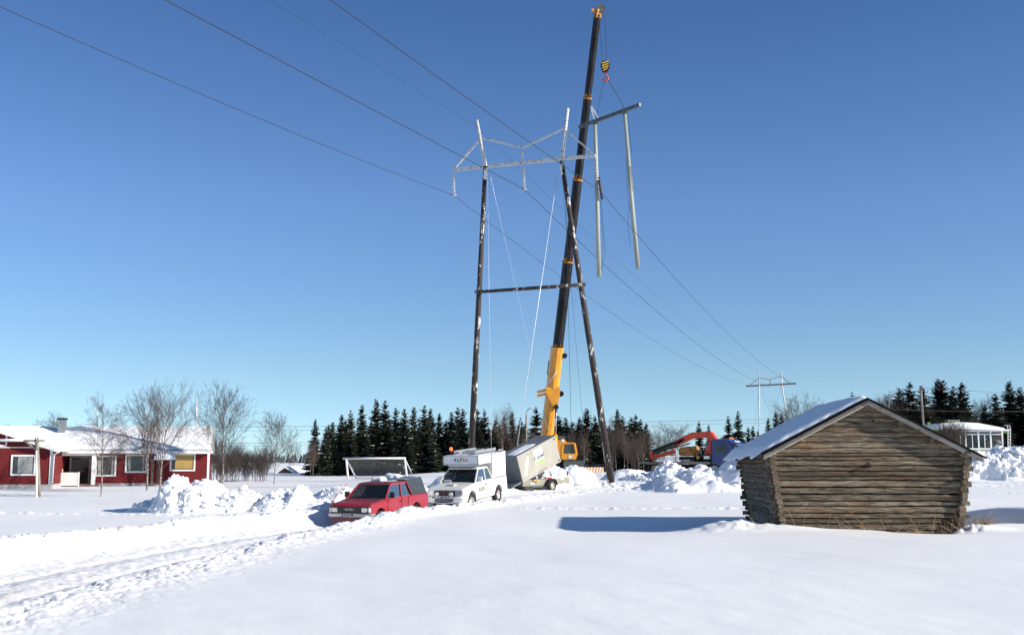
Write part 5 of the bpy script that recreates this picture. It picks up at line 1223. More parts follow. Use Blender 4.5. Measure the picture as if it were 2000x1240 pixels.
# snow on the long roof, sculpted
def roof_snow(x0, x1, y0, y1, zf_, th, seed, par, chim=None):
    nx_ = int((x1 - x0) / 0.16); ny_ = 34
    X, Y = np.meshgrid(np.linspace(x0, x1, nx_), np.linspace(y0, y1, ny_)); e = np.minimum(np.minimum((X - x0), (x1 - X)) / 0.25, np.minimum((Y - y0), (y1 - Y)) / 0.2)
    T = th * np.clip(e, 0, 1) ** 0.5 * (1 + 0.35 * fbm(X / 2.5, Y / 1.6, seed, 3))
    if chim: T = T + 0.35 * np.exp(-((X - chim[0] - (chim[1] - Y) * 1.3 - 1.2) / 0.55) ** 2) * np.clip((chim[1] + 0.5 - Y) / 4, 0, 1) - 0.28 * np.exp(-((X - chim[0]) / 0.9) ** 2 - ((Y - chim[1]) / 1.3) ** 2)
    Z = zf_(X, Y) + np.maximum(T, 0.02) + 0.015 * fbm(X / 0.3, Y / 0.3, seed + 2, 2)
    i = np.arange(ny_ - 1)[:, None] * nx_ + np.arange(nx_ - 1)[None, :]; q_ = np.stack([i, i + 1, i + nx_ + 1, i + nx_], -1).reshape(-1, 4)
    Xb = np.concatenate([X.ravel(), X.ravel()]); Yb = np.concatenate([Y.ravel(), Y.ravel()]); Zb = np.concatenate([Z.ravel(), (zf_(X, Y) + 0.01).ravel()])
    n_ = X.size; ring = list(range(nx_)) + [r * nx_ + nx_ - 1 for r in range(1, ny_)] + [(ny_ - 1) * nx_ + c for c in range(nx_ - 2, -1, -1)] + [r * nx_ for r in range(ny_ - 2, 0, -1)]
    w__ = [(ring[k], ring[(k + 1) % len(ring)], ring[(k + 1) % len(ring)] + n_, ring[k] + n_) for k in range(len(ring))]
    me = bpy.data.meshes.new('roof_snow'); me.from_pydata(np.stack([Xb - HO.x, Yb - HO.y, Zb], -1).tolist(), [], q_.tolist() + w__); me.materials.append(M['snow_pile'])
    me.polygons.foreach_set('use_smooth', [True] * len(me.polygons))
    o_ = bpy.data.objects.new('roof_snow', me); COL.objects.link(o_); o_.parent = par; return o_
chx = hx(118, 81)
roof_snow(x_l - 6, xe - 0.05, HD - ov, HD + 4, lambda X, Y: zE + (Y - (HD - ov)) * rise, 0.20, 500, hs, chim=(chx, 81.2))
# chimney
hb_(chx - 0.25, chx + 0.25, 80.8, 81.4, zr - 0.9, zz(820, 81), 'chimney', M['grey_metal']); hb_(chx - 0.32, chx + 0.32, 80.7, 81.5, zz(820, 81), zz(817.5, 81), 'chimney_cap', M['crane_b'])
# fascia, gutter, corner boards
hb_(hx(117), xe - 0.05, HD - ov - 0.05, HD - ov + 0.0, ze - 0.16, ze - 0.02, 'fascia', M['white_paint'])
hb_(xR - 0.14, xR + 0.02, HD - 0.03, HD, zg + 0.27, ze - 0.02, 'corner_board', M['white_paint'])
def window(x0, x1, y, z0, z1, fill='glass', split=None, fm='white_paint', fw=0.11):
    p_ = hb_(x0 + fw * 0.5, x1 - fw * 0.5, y - 0.02, y + 0.02, z0 + fw * 0.5, z1 - fw * 0.5, 'window', M['glass'])
    for (a_, b_, c_, d_, nm) in ((x0, x1, z1 - fw, z1, 'frame'), (x0, x1, z0, z0 + fw, 'sill'), (x0, x0 + fw, z0 + fw, z1 - fw, 'frame'), (x1 - fw, x1, z0 + fw, z1 - fw, 'frame')):
        hb_(a_, b_, y - 0.07, y - 0.025, c_, d_, nm, M[fm], par=p_)
    hb_(x0 + fw, x0 + fw + 0.05, y - 0.05, y - 0.022, z0 + fw, z1 - fw, 'inner_frame', M['black_pl'], par=p_); hb_(x1 - fw - 0.05, x1 - fw, y - 0.05, y - 0.022, z0 + fw, z1 - fw, 'inner_frame', M['black_pl'], par=p_)
    if split: hb_(split - 0.035, split + 0.035, y - 0.05, y - 0.024, z0 + fw, z1 - fw, 'mullion', M['black_pl'], par=p_)
    if fill == 'yellow': hb_((split or x0 + fw) + 0.05, x1 - fw - 0.06, y - 0.035, y - 0.021, z0 + fw + 0.08, z1 - fw, 'blind', M['yellow_blind'], par=p_)
    if fill == 'curtain': hb_(x0 + fw + 0.3, x1 - fw - 0.02, y - 0.03, y - 0.0215, z0 + fw + 0.05, z1 - fw, 'curtain', M['curtain'], par=p_)
    if fill == 'side': hb_(x0 + fw, x0 + fw + 0.26, y - 0.03, y - 0.0215, z0 + fw, z1 - fw, 'curtain', M['curtain'], par=p_); hb_(x1 - fw - 0.2, x1 - fw - 0.06, y - 0.03, y - 0.0215, z0 + fw, z1 - fw, 'curtain', M['curtain'], par=p_)
    return p_
window(hx(187), hx(228), HD, zz(930), zz(889), 'side')
window(hx(245), hx(288), HD, zz(923), zz(887), 'side')
window(hx(332), hx(382), HD, zz(920), zz(885), 'yellow', split=hx(341))
# entrance canopy with snow and a dark panel painting the wall's shade beneath
ent = hb_(hx(297), hx(345), HD - 1.1, HD, zz(899), zz(897), 'entrance_canopy', M['grey_metal'])
o = cap(hs, hx(300) - HO.x, hx(345) - HO.x, -1.1, -0.1, zz(897.5), 0.42, 44, 'canopy_snow')
hb_(hx(306), hx(320), HD - 0.05, HD, zg + 0.2, zz(902), 'entrance_shade', mat('entrance_shade_brown', (0.10, 0.04, 0.03), 0.7))
hb_(hx(298), hx(303), HD - 1.0, HD - 0.93, zg, zz(899), 'canopy_post', M['bark'])
# porch
yP = HD - 0.2
hb_(xP0, xP1 + 0.3, HD - 0.4, HD + 2.0, zz(948), zz(944), 'porch_deck', M['deck'])
p_ = hb_(hx(130), hx(171), HD + 1.95, HD + 1.99, zz(944), zz(892), 'patio_door', M['glass'])
for (a_, b_, c_, d_) in ((129, 133, 944, 891), (168, 172, 944, 891), (129, 172, 893, 891)): hb_(hx(a_), hx(b_), HD + 1.88, HD + 1.94, zz(c_), zz(d_), 'frame', M['sticker'], par=p_)
hb_(hx(134), hx(167), HD + 1.90, HD + 1.945, zz(921), zz(897), 'curtain', M['curtain'], par=p_)
hb_(hx(181), hx(189), HD - 0.42, HD - 0.30, zz(946), ze - 0.1, 'porch_post', M['white_paint'])
hb_(xP0 + 0.2, xP1 + 0.3, HD - 0.45, HD - 0.33, ze - 0.30, ze - 0.12, 'porch_beam', M['white_paint'])
hb_(xP0 - 0.3, xP1 + 0.4, HD - 0.4, HD + 2.1, ze - 0.12, ze - 0.08, 'porch_ceiling', M['white_paint'])
rl = hb_(hx(106), hx(158), yP - 0.24, yP - 0.18, zz(924.5), zz(922), 'railing', M['white_paint'])
for k in range(17):
    x_ = hx(107) + (hx(157) - hx(107)) * k / 16; hb_(x_ - 0.045, x_ + 0.045, yP - 0.25, yP - 0.22, zz(946), zz(924.6), 'slat', M['white_paint'], par=rl)
for (a_, b_) in ((105, 107), (156, 158.5)): hb_(hx(a_), hx(b_), yP - 0.27, yP - 0.17, zz(950), zz(921), 'post', M['white_paint'], par=rl)
hb_(hx(106), hx(158), yP - 0.24, yP - 0.2, zz(947), zz(945), 'bottom_rail', M['white_paint'], par=rl)
mb = MB(); mb.tube([(hx(111) - HO.x, -0.1, zz(922)), (hx(111) - HO.x, -0.1, zz(917)), (hx(112.5) - HO.x, -0.1, zz(916)), (hx(122) - HO.x, -0.1, zz(916)), (hx(123.5) - HO.x, -0.1, zz(917)), (hx(123.5) - HO.x, -0.1, zz(922))], 0.035, 6)
mb.build('porch_hoop', M['white_paint'], hs)
hb_(hx(160), hx(169), HD + 0.7, HD + 1.3, zz(923), zz(914), 'porch_chair', mat('dark_red_cloth', (0.10, 0.02, 0.02), 0.8), bev=0.05)
# gable wing, nearer, running out of the picture on the left
GD = 73.5
def gx_(px): return hx(px, GD)
def gz_(py): return P(60, py, GD).z
gl = gx_(-110)
zge = gz_(880)
mb = MB(); xg = gx_(103); apx = gx_(-5) ; zap = gz_(838) - 0.15
half_w = xg - apx
mb.prism([(apx - half_w - HO.x, zg + 0.2), (xg - HO.x, zg + 0.2), (xg - HO.x, gz_(878)), (apx - HO.x, zap - 0.1), (apx - half_w - HO.x, gz_(878))], GD - HO.y, HD + 3.9 - HO.y)
mb.build('gable_wing', M['red_wall'], hs)
hb_(apx - half_w, xg + 0.03, GD - 0.03, HD, zg - 0.3, gz_(945), 'plinth', M['plinth'])
for s in (-1, 1):
    e0 = Vector((apx - HO.x, 0, zap + 0.06)); e1 = Vector((gx_(119) - HO.x, 0, gz_(880) + 0.0))
    if s < 0: e1.x = 2 * e0.x - e1.x
    for (dy, wd, hh, nm, m_, dz) in ((GD - 0.55, 0.04, 0.22, 'bargeboard', 'white_paint', -0.05),):
        MB().beam(e0 + Vector((0, dy - HO.y, dz)), e1 + Vector((0, dy - HO.y, dz)), wd, hh, up=(0, 0, 1)).build(nm, M[m_], hs)
    a0 = e0 + Vector((0, GD - 0.52 - HO.y, 0)); a1 = e1 + Vector((0, GD - 0.52 - HO.y, 0)); b0 = e0 + Vector((0, HD + 4 - HO.y, 0)); b1 = e1 + Vector((0, HD + (2.2 if s > 0 else 4) - HO.y, 0))
    up_ = Vector((0, 0, 0.05)); MB().add([a0, a1, b1, b0, a0 - up_, a1 - up_, b1 - up_, b0 - up_], [(0, 1, 2, 3), (7, 6, 5, 4), (0, 4, 5, 1), (1, 5, 6, 2), (2, 6, 7, 3), (3, 7, 4, 0)]).build('roof', M['white_paint'], hs)
    up_ = Vector((0, 0, 0.26)); i_ = Vector((0, 0.08, 0)); MB().add([a0 + i_ + up_, a1 + i_ + up_ * 0.8, b1 + up_, b0 + up_, a0 + i_ + up_ * 0.05, a1 + i_ + up_ * 0.05, b1 + up_ * 0.05, b0 + up_ * 0.05], [(0, 1, 2, 3), (7, 6, 5, 4), (0, 4, 5, 1), (1, 5, 6, 2), (2, 6, 7, 3), (3, 7, 4, 0)]).build('roof_snow', M['snow_pile'], hs, bevel=0.06, seg=3)
window(gx_(22), gx_(71), GD, gz_(928), gz_(888), 'curtain')
hb_(gx_(97.5), gx_(103.5), GD - 0.05, GD - 0.01, zg + 0.3, gz_(874), 'corner_board', M['white_paint'])
hb_(gx_(-90), gx_(97), GD - 0.045, GD - 0.01, gz_(875), gz_(873), 'band_board', M['white_paint'])
for (a_, b_, c_, d_) in ((-30, 12, 848, 845), (-30, 12, 872, 869), (9, 12.5, 869, 848)): hb_(gx_(a_), gx_(b_), GD - 0.05, GD - 0.01, gz_(c_), gz_(d_), 'gable_trim', M['white_paint'])
hb_(gx_(55), gx_(75), GD - 0.03, GD - 0.005, gz_(853), gz_(852), 'vent_pipe', M['sticker'])
mb = MB(); mb.tube([(gx_(119) - HO.x, GD - HO.y - 0.3, gz_(880)), (gx_(116) - HO.x, GD - HO.y - 0.3, gz_(882)), (gx_(106) - HO.x, GD - HO.y - 0.12, gz_(888)), (gx_(105) - HO.x, GD - HO.y - 0.12, gz_(943))], 0.05, 8)
mb.build('downpipe', M['white_paint'], hs)

# garden post with crossbar at the left edge
gp = thing('garden_pergola_post', 'leaning forked log post carrying a snow-edged crossbar before the red house', 'post', P(74, 968, 60)); go = Vector(gp.location); go.z = h1(go.x, go.y) - 0.05; gp.location = go
def gl_(px, py, d=60): return P(px, py, d) - go
MB().tube([gl_(75, 972), gl_(74.5, 930), gl_(73, 890), gl_(71.5, 858)], [0.13, 0.115, 0.11, 0.09], 10).build('post', M['grey_pole'], gp)
MB().tube([gl_(71.5, 972, 59.85), gl_(71, 880, 59.85)], [0.05, 0.04], 6).build('snow_streak', M['snow_pile'], gp)
MB().tube([gl_(87, 860.5), gl_(50, 860.5), gl_(-40, 861)], 0.055, 8).build('crossbar', M['grey_pole'], gp)
MB().tube([gl_(46, 859.2), gl_(20, 859.5), gl_(-40, 860)], 0.075, 8).build('bar_snow', M['snow_pile'], gp)
MB().tube([gl_(46, 860), gl_(60, 870), gl_(72, 878)], 0.06, 8).build('strut', M['grey_pole'], gp)
for px in (69.5, 74.5): MB().tube([gl_(px, 864), gl_(px - 0.7, 854.5)], [0.05, 0.035], 6).build('fork_tip', M['bark'], gp)

# football goal
GY = 93.0
g0 = P(672, 930, GY); gzg = h1(P(730, 930, GY).x, GY)
gt = thing('football_goal', 'white tube football goal with net standing in deep snow before the spruces', 'goal', (P(733, 930, GY).x, GY, gzg)); gg = Vector(gt.location)
def gq(px, py, d=GY): return P(px, py, d) - gg
tlc, trc = gq(673, 895, GY), gq(790, 894.5, GY); blc = gq(680, 936, GY); brc = gq(795, 934, GY)
MB().tube([tlc - Vector((0.15, 0, 0)), trc + Vector((0.1, 0, 0))], 0.085, 10).build('crossbar', M['white_paint'], gt); MB().tube([tlc + Vector((0.12, 0, 0)), blc], 0.085, 10).build('goal_post', M['white_paint'], gt); MB().tube([trc, brc], 0.085, 10).build('goal_post', M['white_paint'], gt)
bl2 = gq(696, 934, GY + 1.5); br2 = gq(806, 927, GY + 1.5)
MB().tube([tlc + Vector((0.12, 0.03, 0)), bl2], 0.075, 8).build('back_stay', M['white_paint'], gt); MB().tube([trc + Vector((0, 0.03, 0)), br2], 0.045, 8).build('back_stay', M['white_paint'], gt)
MB().tube([bl2, br2 - Vector((0, 0, 0.3))], 0.03, 8).build('ground_bar', M['white_paint'], gt)
mb = MB(); A_, B_, C_, D_ = tlc + Vector((0.15, 0.05, 0)), trc, br2 - Vector((0, 0, 0.3)), bl2
nU, nV = 34, 13
def bil(u, v): return A_ * (1 - u) * (1 - v) + B_ * u * (1 - v) + C_ * u * v + D_ * (1 - u) * v + Vector((0, 0.25 * math.sin(math.pi * v), -0.05 * math.sin(math.pi * v)))
for k in range(-nV, nU):
    for sgn in (1, -1):
        pts = []
        for j in range(nV + 1):
            i = k + j if sgn > 0 else nU - (k + j)
            if 0 <= i <= nU: pts.append(bil(i / nU, j / nV))
        if len(pts) > 1: mb.tube(pts, 0.0042, 3, cap=False)
tag(mb.build('net', M['net'], gt, fix=False), kind='stuff')

# ------------------------------------------------------------------ greenhouse house on the right
KD = 130.0
def kx(px): return (px - 1000) / 2215.0 * KD
def kz(py): return P(1900, py, KD).z
kh = thing('greenhouse_cottage', 'low green cottage with snowy roof and white-framed glass veranda on the right', 'house', (kx(1910), KD, kz(900))); KO = Vector(kh.location)
def kb(x0, x1, y0, y1, z0, z1, name, m, par=None):
    o_ = MB().box((0, 0, 0), (abs(x1 - x0), abs(y1 - y0), abs(z1 - z0))).build(name, m, par or kh); off = Vector(((x0 + x1) / 2, (y0 + y1) / 2, (z0 + z1) / 2)) - KO
    if par is not None: off -= Vector(par.location)
    o_.location = off; return o_
kb(kx(1835), kx(1962), KD + 0.05 + 2.2, KD + 8, kz(905), kz(838), 'wall', M['green_paint'])
kb(kx(1958), kx(1972), KD + 2.2, KD + 8, kz(905), kz(838), 'wall', M['red_door'])
kb(kx(1876), kx(1962), KD, KD + 2.2, kz(905), kz(877), 'veranda_base', M['green_paint'])
vw = kb(kx(1876), kx(1962), KD + 1.9, KD + 2.0, kz(876), kz(842), 'veranda_inner_wall', mat('dark_interior', (0.05, 0.045, 0.035), 0.8))
kb(kx(1936), kx(1959), KD + 1.5, KD + 1.6, kz(875), kz(848), 'curtain', mat('tan_curtain', (0.38, 0.30, 0.17), 0.8, c2=(0.25, 0.18, 0.1), stretch=(9, 1, .3)))
for px, w in ((1877, 0.14), (1887, 0.16), (1912, 0.16), (1936, 0.18), (1959, 0.20)): kb(kx(px) - w / 2, kx(px) + w / 2, KD - 0.06, KD + 0.06, kz(905 if px > 1950 else 878), kz(841), 'post', M['sticker'])
for px in (1900, 1924): kb(kx(px) - 0.04, kx(px) + 0.04, KD - 0.05, KD + 0.04, kz(876), kz(849), 'mullion', M['sticker'])
for z0, z1 in ((878, 875), (849, 847), (843, 841)): kb(kx(1876), kx(1960), KD - 0.08, KD + 0.05, kz(z0), kz(z1), 'rail', M['sticker'])
for (a_, b_) in ((1878, 1886), (1888, 1911), (1913, 1935), (1937, 1958)): kb(kx(a_), kx(b_), KD - 0.02, KD + 0.0, kz(875), kz(849), 'pane', M['car_glass']); kb(kx(a_), kx(b_), KD - 0.02, KD + 0.0, kz(847), kz(843), 'pane', M['glass'])
for (px, py, r_) in ((1908, 857, .45), (1916, 855, .3), (1921, 858, .3), (1947, 864, .5), (1941, 866, .35), (1914, 874, .2)):
    p = P(px, py, KD + 0.9) - KO; MB().tube([p - Vector((r_, 0, 0)), p, p + Vector((r_, 0, 0.05))], [r_ * 0.4, r_ * 0.7, r_ * 0.3], 7).build('white_drapery', M['sticker'], kh)
mb = MB(); pf = [(kx(1835), kz(838)), (kx(1963), kz(841)), (kx(1962), kz(836)), (kx(1910), kz(826)), (kx(1870), kz(824)), (kx(1835), kz(827))]
mb.prism([(a_ - KO.x, b_ - KO.z) for a_, b_ in pf], -0.5, 6.0); mb.build('snowy_roof', M['snow_pile'], kh, bevel=0.1, seg=3)
kb(kx(1960), kx(1978), KD + 0.5, KD + 3, kz(841), kz(838), 'porch_roof', M['snow_pile']); kb(kx(1960), kx(1977), KD + 0.6, KD + 3, kz(845), kz(842), 'porch_fascia', M['green_paint'])
kb(kx(1975) - 0.06, kx(1975) + 0.06, KD + 0.6, KD + 0.7, kz(900), kz(842), 'porch_post', M['grey_pole'])
kb(kx(1881), kx(1903), KD + 4, KD + 5, kz(828), kz(818), 'chimney', M['green_paint']); kb(kx(1880), kx(1904), KD + 3.9, KD + 5.1, kz(818.5), kz(817.8), 'chimney_cap', M['sticker'])
kb(kx(1840), kx(1845), KD + 4, KD + 5, kz(830), kz(822), 'roof_vent', M['green_paint'])
ld = thing('roof_ladder', 'white metal ladder leaning on the porch end of the green cottage', 'ladder', P(1971, 880, KD - 0.2)); lo_ = Vector(ld.location)
for px in (1968.5, 1973.5): MB().tube([P(px, 885, KD - 0.2) - lo_, P(px, 836, KD - 0.2) - lo_, P(px - 2, 831, KD + 0.3) - lo_, P(px - 7, 830, KD + 1) - lo_], 0.04, 6).build('rail', M['sticker'], ld)
for k in range(7): MB().tube([P(1968.5, 846 + k * 6, KD - 0.2) - lo_, P(1973.5, 846 + k * 6, KD - 0.2) - lo_], 0.035, 6).build('rung', M['sticker'], ld)

# far red barn roofs beyond the field
fb = thing('distant_shed', 'small dark shed with snowy roof far beyond the field, left of the goal', 'shed', P(582, 930, 160)); fo2 = Vector(fb.location); fo2.z = h1(fo2.x, 160); fb.location = fo2
def fz(py): return P(580, py, 160).z - fo2.z
def fx_(px): return (px - 1000) / 2216 * 160 - fo2.x
MB().prism([(fx_(538), 0), (fx_(580), 0), (fx_(580), fz(926)), (fx_(559), fz(914)), (fx_(538), fz(926))], 0, 9).build('wall', mat('dull_brown_wall', (0.12, 0.07, 0.06), 0.8), fb)
MB().prism([(fx_(535), fz(928)), (fx_(558), fz(913)), (fx_(582), fz(928)), (fx_(582), fz(926)), (fx_(558), fz(910.5)), (fx_(535), fz(926))], -0.4, 9.4).build('roof', M['snow_pile'], fb)
fb = thing('distant_building', 'long low building with snow-covered roof between the distant shed and the spruces', 'building', P(600, 930, 175)); fo2 = Vector(fb.location); fo2.z = h1(fo2.x, 175); fb.location = fo2
MB().prism([((564 - 1000) / 2216 * 175 - fo2.x, 0.0), ((640 - 1000) / 2216 * 175 - fo2.x, 0.0), ((640 - 1000) / 2216 * 175 - fo2.x, P(600, 924, 175).z - fo2.z), ((564 - 1000) / 2216 * 175 - fo2.x, P(600, 924, 175).z - fo2.z)], 0, 8).build('wall', M['plinth'], fb)
MB().add([((562 - 1000) / 2216 * 175 - fo2.x, -0.5, P(600, 925, 175).z - fo2.z), ((642 - 1000) / 2216 * 175 - fo2.x, -0.5, P(600, 925, 175).z - fo2.z), ((642 - 1000) / 2216 * 175 - fo2.x, 5, P(600, 911, 175).z - fo2.z), ((558 - 1000) / 2216 * 175 - fo2.x, 5, P(600, 911, 175).z - fo2.z),
    ((642 - 1000) / 2216 * 175 - fo2.x, 9, P(600, 925, 175).z - fo2.z), ((562 - 1000) / 2216 * 175 - fo2.x, 9, P(600, 925, 175).z - fo2.z)], [(0, 1, 2, 3), (3, 2, 4, 5), (0, 3, 5), (1, 4, 2)]).build('roof', M['snow_pile'], fb)

# ------------------------------------------------------------------ poles, lamps and small wires
def simple_pole(name, label, cat, px, py_base, py_top, d, r, m, group=None):
    b = P(px, py_base, d); b.z = min(b.z, h1(b.x, b.y)); t = P(px, py_top, d)
    o_ = thing(name, label, cat, b, group=group)
    MB().tube([(0, 0, -0.1), t - b], [r, r * 0.75], 10).build('pole', M[m], o_)
    return o_, b, t
o_, b, t = simple_pole('flagpole', 'plain white flagpole rising behind the red house roof', 'flagpole', 384, 930, 776, 96, 0.075, 'sticker')
MB().tube([t - b, t - b + Vector((0, 0, 0.15))], [0.09, 0.05], 8).build('finial', M['sticker'], o_)
o_, b, t = simple_pole('street_lamp', 'grey street lamp with curved arm standing left of the crane boom', 'street lamp', 1028, 930, 812, 105, 0.10, 'grey_pole', group='street lamps')
a = t - b; MB().tube([a, P(1028, 806, 105) - b, P(1032, 799, 105) - b, P(1039, 796, 105) - b], 0.05, 8).build('arm', M['alu'], o_)
MB().box(P(1040, 796, 105) - b, (0.40, 0.2, 0.16)).build('lamp_head', M['lampshade'], o_, bevel=0.03)
o_, b, t = simple_pole('street_lamp', 'short street lamp peeping over the red house roof behind a birch', 'street lamp', 190, 930, 813, 110, 0.07, 'grey_pole', group='street lamps')
MB().box(P(187.5, 809.5, 110) - b, (0.34, 0.25, 0.22)).build('lamp_head', M['lampshade'], o_, bevel=0.03); MB().tube([t - b, P(189, 811, 110) - b], 0.04, 6).build('arm', M['alu'], o_)
o_, b, t = simple_pole('street_lamp', 'street lamp with pale head just above the barn ridge', 'street lamp', 1736, 900, 784, 125, 0.06, 'grey_pole', group='street lamps')
MB().box(P(1744, 778, 125) - b, (0.42, 0.2, 0.14)).build('lamp_head', M['lampshade'], o_, bevel=0.03); MB().tube([t - b, P(1737, 780, 125) - b, P(1743, 778, 125) - b], 0.035, 6).build('arm', M['alu'], o_)
o_, b, t = simple_pole('utility_pole', 'leaning grey wooden utility pole behind the barn roof', 'utility pole', 1803, 900, 820, 120, 0.12, 'grey_pole')
MB().tube([P(1803, 822, 120) - b, P(1798, 754, 120) - b], [0.12, 0.10], 10).build('pole', M['grey_pole'], o_); MB().box(P(1799, 758, 120) - b, (0.25, 0.25, 0.5)).build('insulator', M['bark'], o_)
tops = [('upper', P(1799, 758, 120), P(1960, 767, 130), P(2120, 772, 140)), ('lower', P(1700, 798, 118), P(1850, 803, 122), P(2120, 804, 130))]
for nm, a, b, c_ in tops:
    o_ = MB().tube([a, mid(a, b), b, c_], 0.022, 4).build('overhead_wire', M['pole_tar'], fix=False); tag(o_, nm + ' overhead wire crossing the spruces on the right behind the barn', 'wire', 'thin overhead wires')
for k, (y0, y1, r_, lb) in enumerate(((836, 833, 0.030, 'highest'), (842, 839, 0.02, 'second'), (866, 862, 0.025, 'third'), (871, 868, 0.02, 'lowest'))):
    a, b = P(380 if k else 60, y0, 165), P(1560, y1 - 17 if k < 2 else y1 - 20, 165)
    a.z = P(600, y0, 165).z; b.z = P(1400, y1 - 15, 165).z
    o_ = MB().tube([a, mid(a, b) - Vector((0, 0, 0.3)), b], r_, 4).build('overhead_wire', M['wire'], fix=False); tag(o_, lb + ' of the four thin wires strung low behind the spruces', 'wire', 'thin overhead wires')
st = thing('marker_stick', 'thin red marker stick leaning out of the snow beside the red pickup', 'stick', P(637, 992, 41.8)); so_ = Vector(st.location)
MB().tube([Vector((0, 0, -0.2)), P(656, 968, 41.8) - so_, P(678, 944, 41.8) - so_], [0.018, 0.016, 0.014], 6).build('shaft', M['stick'], st)
MB().tube([P(669, 954, 41.8) - so_, P(671, 952, 41.8) - so_], 0.02, 6).build('reflective_band', M['sticker'], st)

# ------------------------------------------------------------------ trees
def spruce(seed, olive=False):
    rd = random.Random(seed); mb = MB(); sn = MB(); Ht = 10.0
    tr = MB().tube([(0, 0, -0.5), (0, 0, Ht * 0.5), (0, 0, Ht * 0.985)], [0.15, 0.09, 0.02], 7)
    z = 0.35; lean = rd.uniform(-.05, .05)
    while z < Ht - 0.15:
        f = 1 - z / Ht; Rm = (2.05 * f ** 0.82 + 0.10) * rd.uniform(0.78, 1.12); n = int(5 + 5 * f) if f > 0.06 else 4
        a0 = rd.random() * 6
        for k in range(n):
            a = a0 + 6.283 * k / n + rd.uniform(-0.25, 0.25); L = Rm * rd.uniform(0.7, 1.12)
            rise = (0.8 if f < 0.13 else (0.35 if f < 0.3 else -0.10)) + rd.uniform(-.14, .14); dr = -0.30 * f; z_ = z + rd.uniform(-0.16, 0.16)
            ca, sa = math.cos(a), math.sin(a); nt_ = max(2, int(L / 0.24)); pv = Vector((0, 0, z_))
            for j in range(1, nt_ + 1):
                t = j / nt_; p = Vector((ca * L * t, sa * L * t, z_ + L * (rise * t + dr * t * (1 - 0.55 * t))))
                w = (0.20 + 0.30 * (1 - t)) * (0.45 + 0.75 * min(1, f * 2.2)) * rd.uniform(0.7, 1.3)
                side = Vector((-sa, ca, 0)); d = p - pv
                tip = p + d * 0.5
                mb.add([pv, pv + d * 0.6 + side * w - Vector((0, 0, w * 0.35)), tip], [(0, 1, 2)]); mb.add([pv, tip, pv + d * 0.6 - side * w - Vector((0, 0, w * 0.35))], [(0, 1, 2)])
                if f > 0.10: mb.add([pv + Vector((0, 0, 0.05)), pv + d * 0.5 + Vector((rd.uniform(-.06, .06), rd.uniform(-.06, .06), -w * 0.95)), tip], [(0, 1, 2)])
                if rd.random() < 0.03 and f > 0.05:
                    c = p + Vector((0, 0, 0.06)); e = w * 0.55
                    sn.add([c + d * -0.5, c + side * e, c + d * 0.5, c - side * e, c + Vector((0, 0, 0.07))], [(0, 1, 4), (1, 2, 4), (2, 3, 4), (3, 0, 4)])
                pv = p
        z += rd.uniform(0.22, 0.36) * (1.15 if f < 0.15 else 1)
    for k in range(3):     # leader shoots
        a = rd.random() * 6; mb.add([(0.03, 0, Ht - 0.35), (-0.03, 0, Ht - 0.35), (math.cos(a) * 0.04, math.sin(a) * 0.04, Ht)], [(0, 1, 2)])
    return tr, mb, sn
spr = []
for k in range(6):
    tr, mb, sn = spruce(300 + k); o = thing('spruce_tree', 'x', 'spruce')
    tr.build('trunk', M['bark'], o); mb.build('crown', M['needle' if k % 3 else 'needle2'], o, fix=False); tag(sn.build('crown_snow', M['snow_pile'], o, fix=False), kind='stuff'); spr.append([o, False])
def use(tmpl, loc_, rz, s, label, cat=None, group=None):
    o = tmpl[0]
    if tmpl[1]: o = copy_tree(tmpl[0])
    tmpl[1] = True
    o.location = loc_; o.rotation_euler = (0, 0, rz); o.scale = s if hasattr(s, '__len__') else (s, s, s)
    o['label'] = label
    if group: o['group'] = group
    return o
rt = random.Random(99)
def tree_at(tmpls, px, pytip, d, label, group, base_h, wf=1.0, k=None, sink=0.1):
    t = P(px, pytip, d); z = h1(t.x, t.y) - sink; s = (t.z - z) / base_h
    return use(tmpls[k if k is not None else rt.randrange(len(tmpls))], (t.x, t.y, z), rt.random() * 6.28, (s * wf, s * wf, s), label, group=group)
ORD = ['first', 'second', 'third', 'fourth', 'fifth', 'sixth', 'seventh', 'eighth', 'ninth', 'tenth', 'eleventh', 'twelfth', 'thirteenth', 'fourteenth', 'fifteenth', 'sixteenth', 'seventeenth', 'eighteenth', 'nineteenth', 'twentieth']
def row(tips, where, group, d0, d1, wf, what='dark spruce'):
    for i, (px, py) in enumerate(tips):
        tree_at(spr, px, py, rt.uniform(d0, d1), '%s spruce %s, counted from the left' % (ORD[i], where), group, 10.0, wf * 1.42)
row([(616, 818), (637, 833)], 'standing free at the left end beyond the field', 'spruces left of the goal', 128, 134, 0.80)
row([(652, 842), (668, 808), (685, 802), (707, 790), (735, 779), (752, 781), (773, 795), (790, 797), (808, 793)], 'in the thick row behind the goal', 'spruces behind the goal', 126, 142, 0.86)
row([(829, 791), (841, 797), (858, 806), (882, 804), (894, 795), (904, 797)], 'between the goal and the left pylon leg', 'spruces left of the pylon leg', 126, 142, 0.90)
row([(932, 797), (946, 800), (968, 818), (984, 812), (1000, 803), (1017, 815)], 'between the left pylon leg and the street lamp', 'spruces right of the pylon leg', 128, 145, 0.85)
row([(1047, 795), (1084, 800), (1092, 812), (1105, 815), (1118, 822), (1132, 814), (1146, 797), (1162, 812), (1178, 816)], 'behind the crane boom and the leaning leg', 'spruces behind the crane', 130, 150, 1.1)
row([(1206, 799), (1216, 812), (1232, 814), (1241, 809), (1251, 818), (1262, 826)], 'between the leaning leg and the loader crane', 'spruces left of the loader crane', 132, 150, 1.0)
row([(1365, 823), (1384, 829), (1422, 811), (1441, 802), (1461, 833), (1470, 831), (1480, 840)], 'behind the blue truck cab', 'spruces behind the blue cab', 135, 155, 0.80)
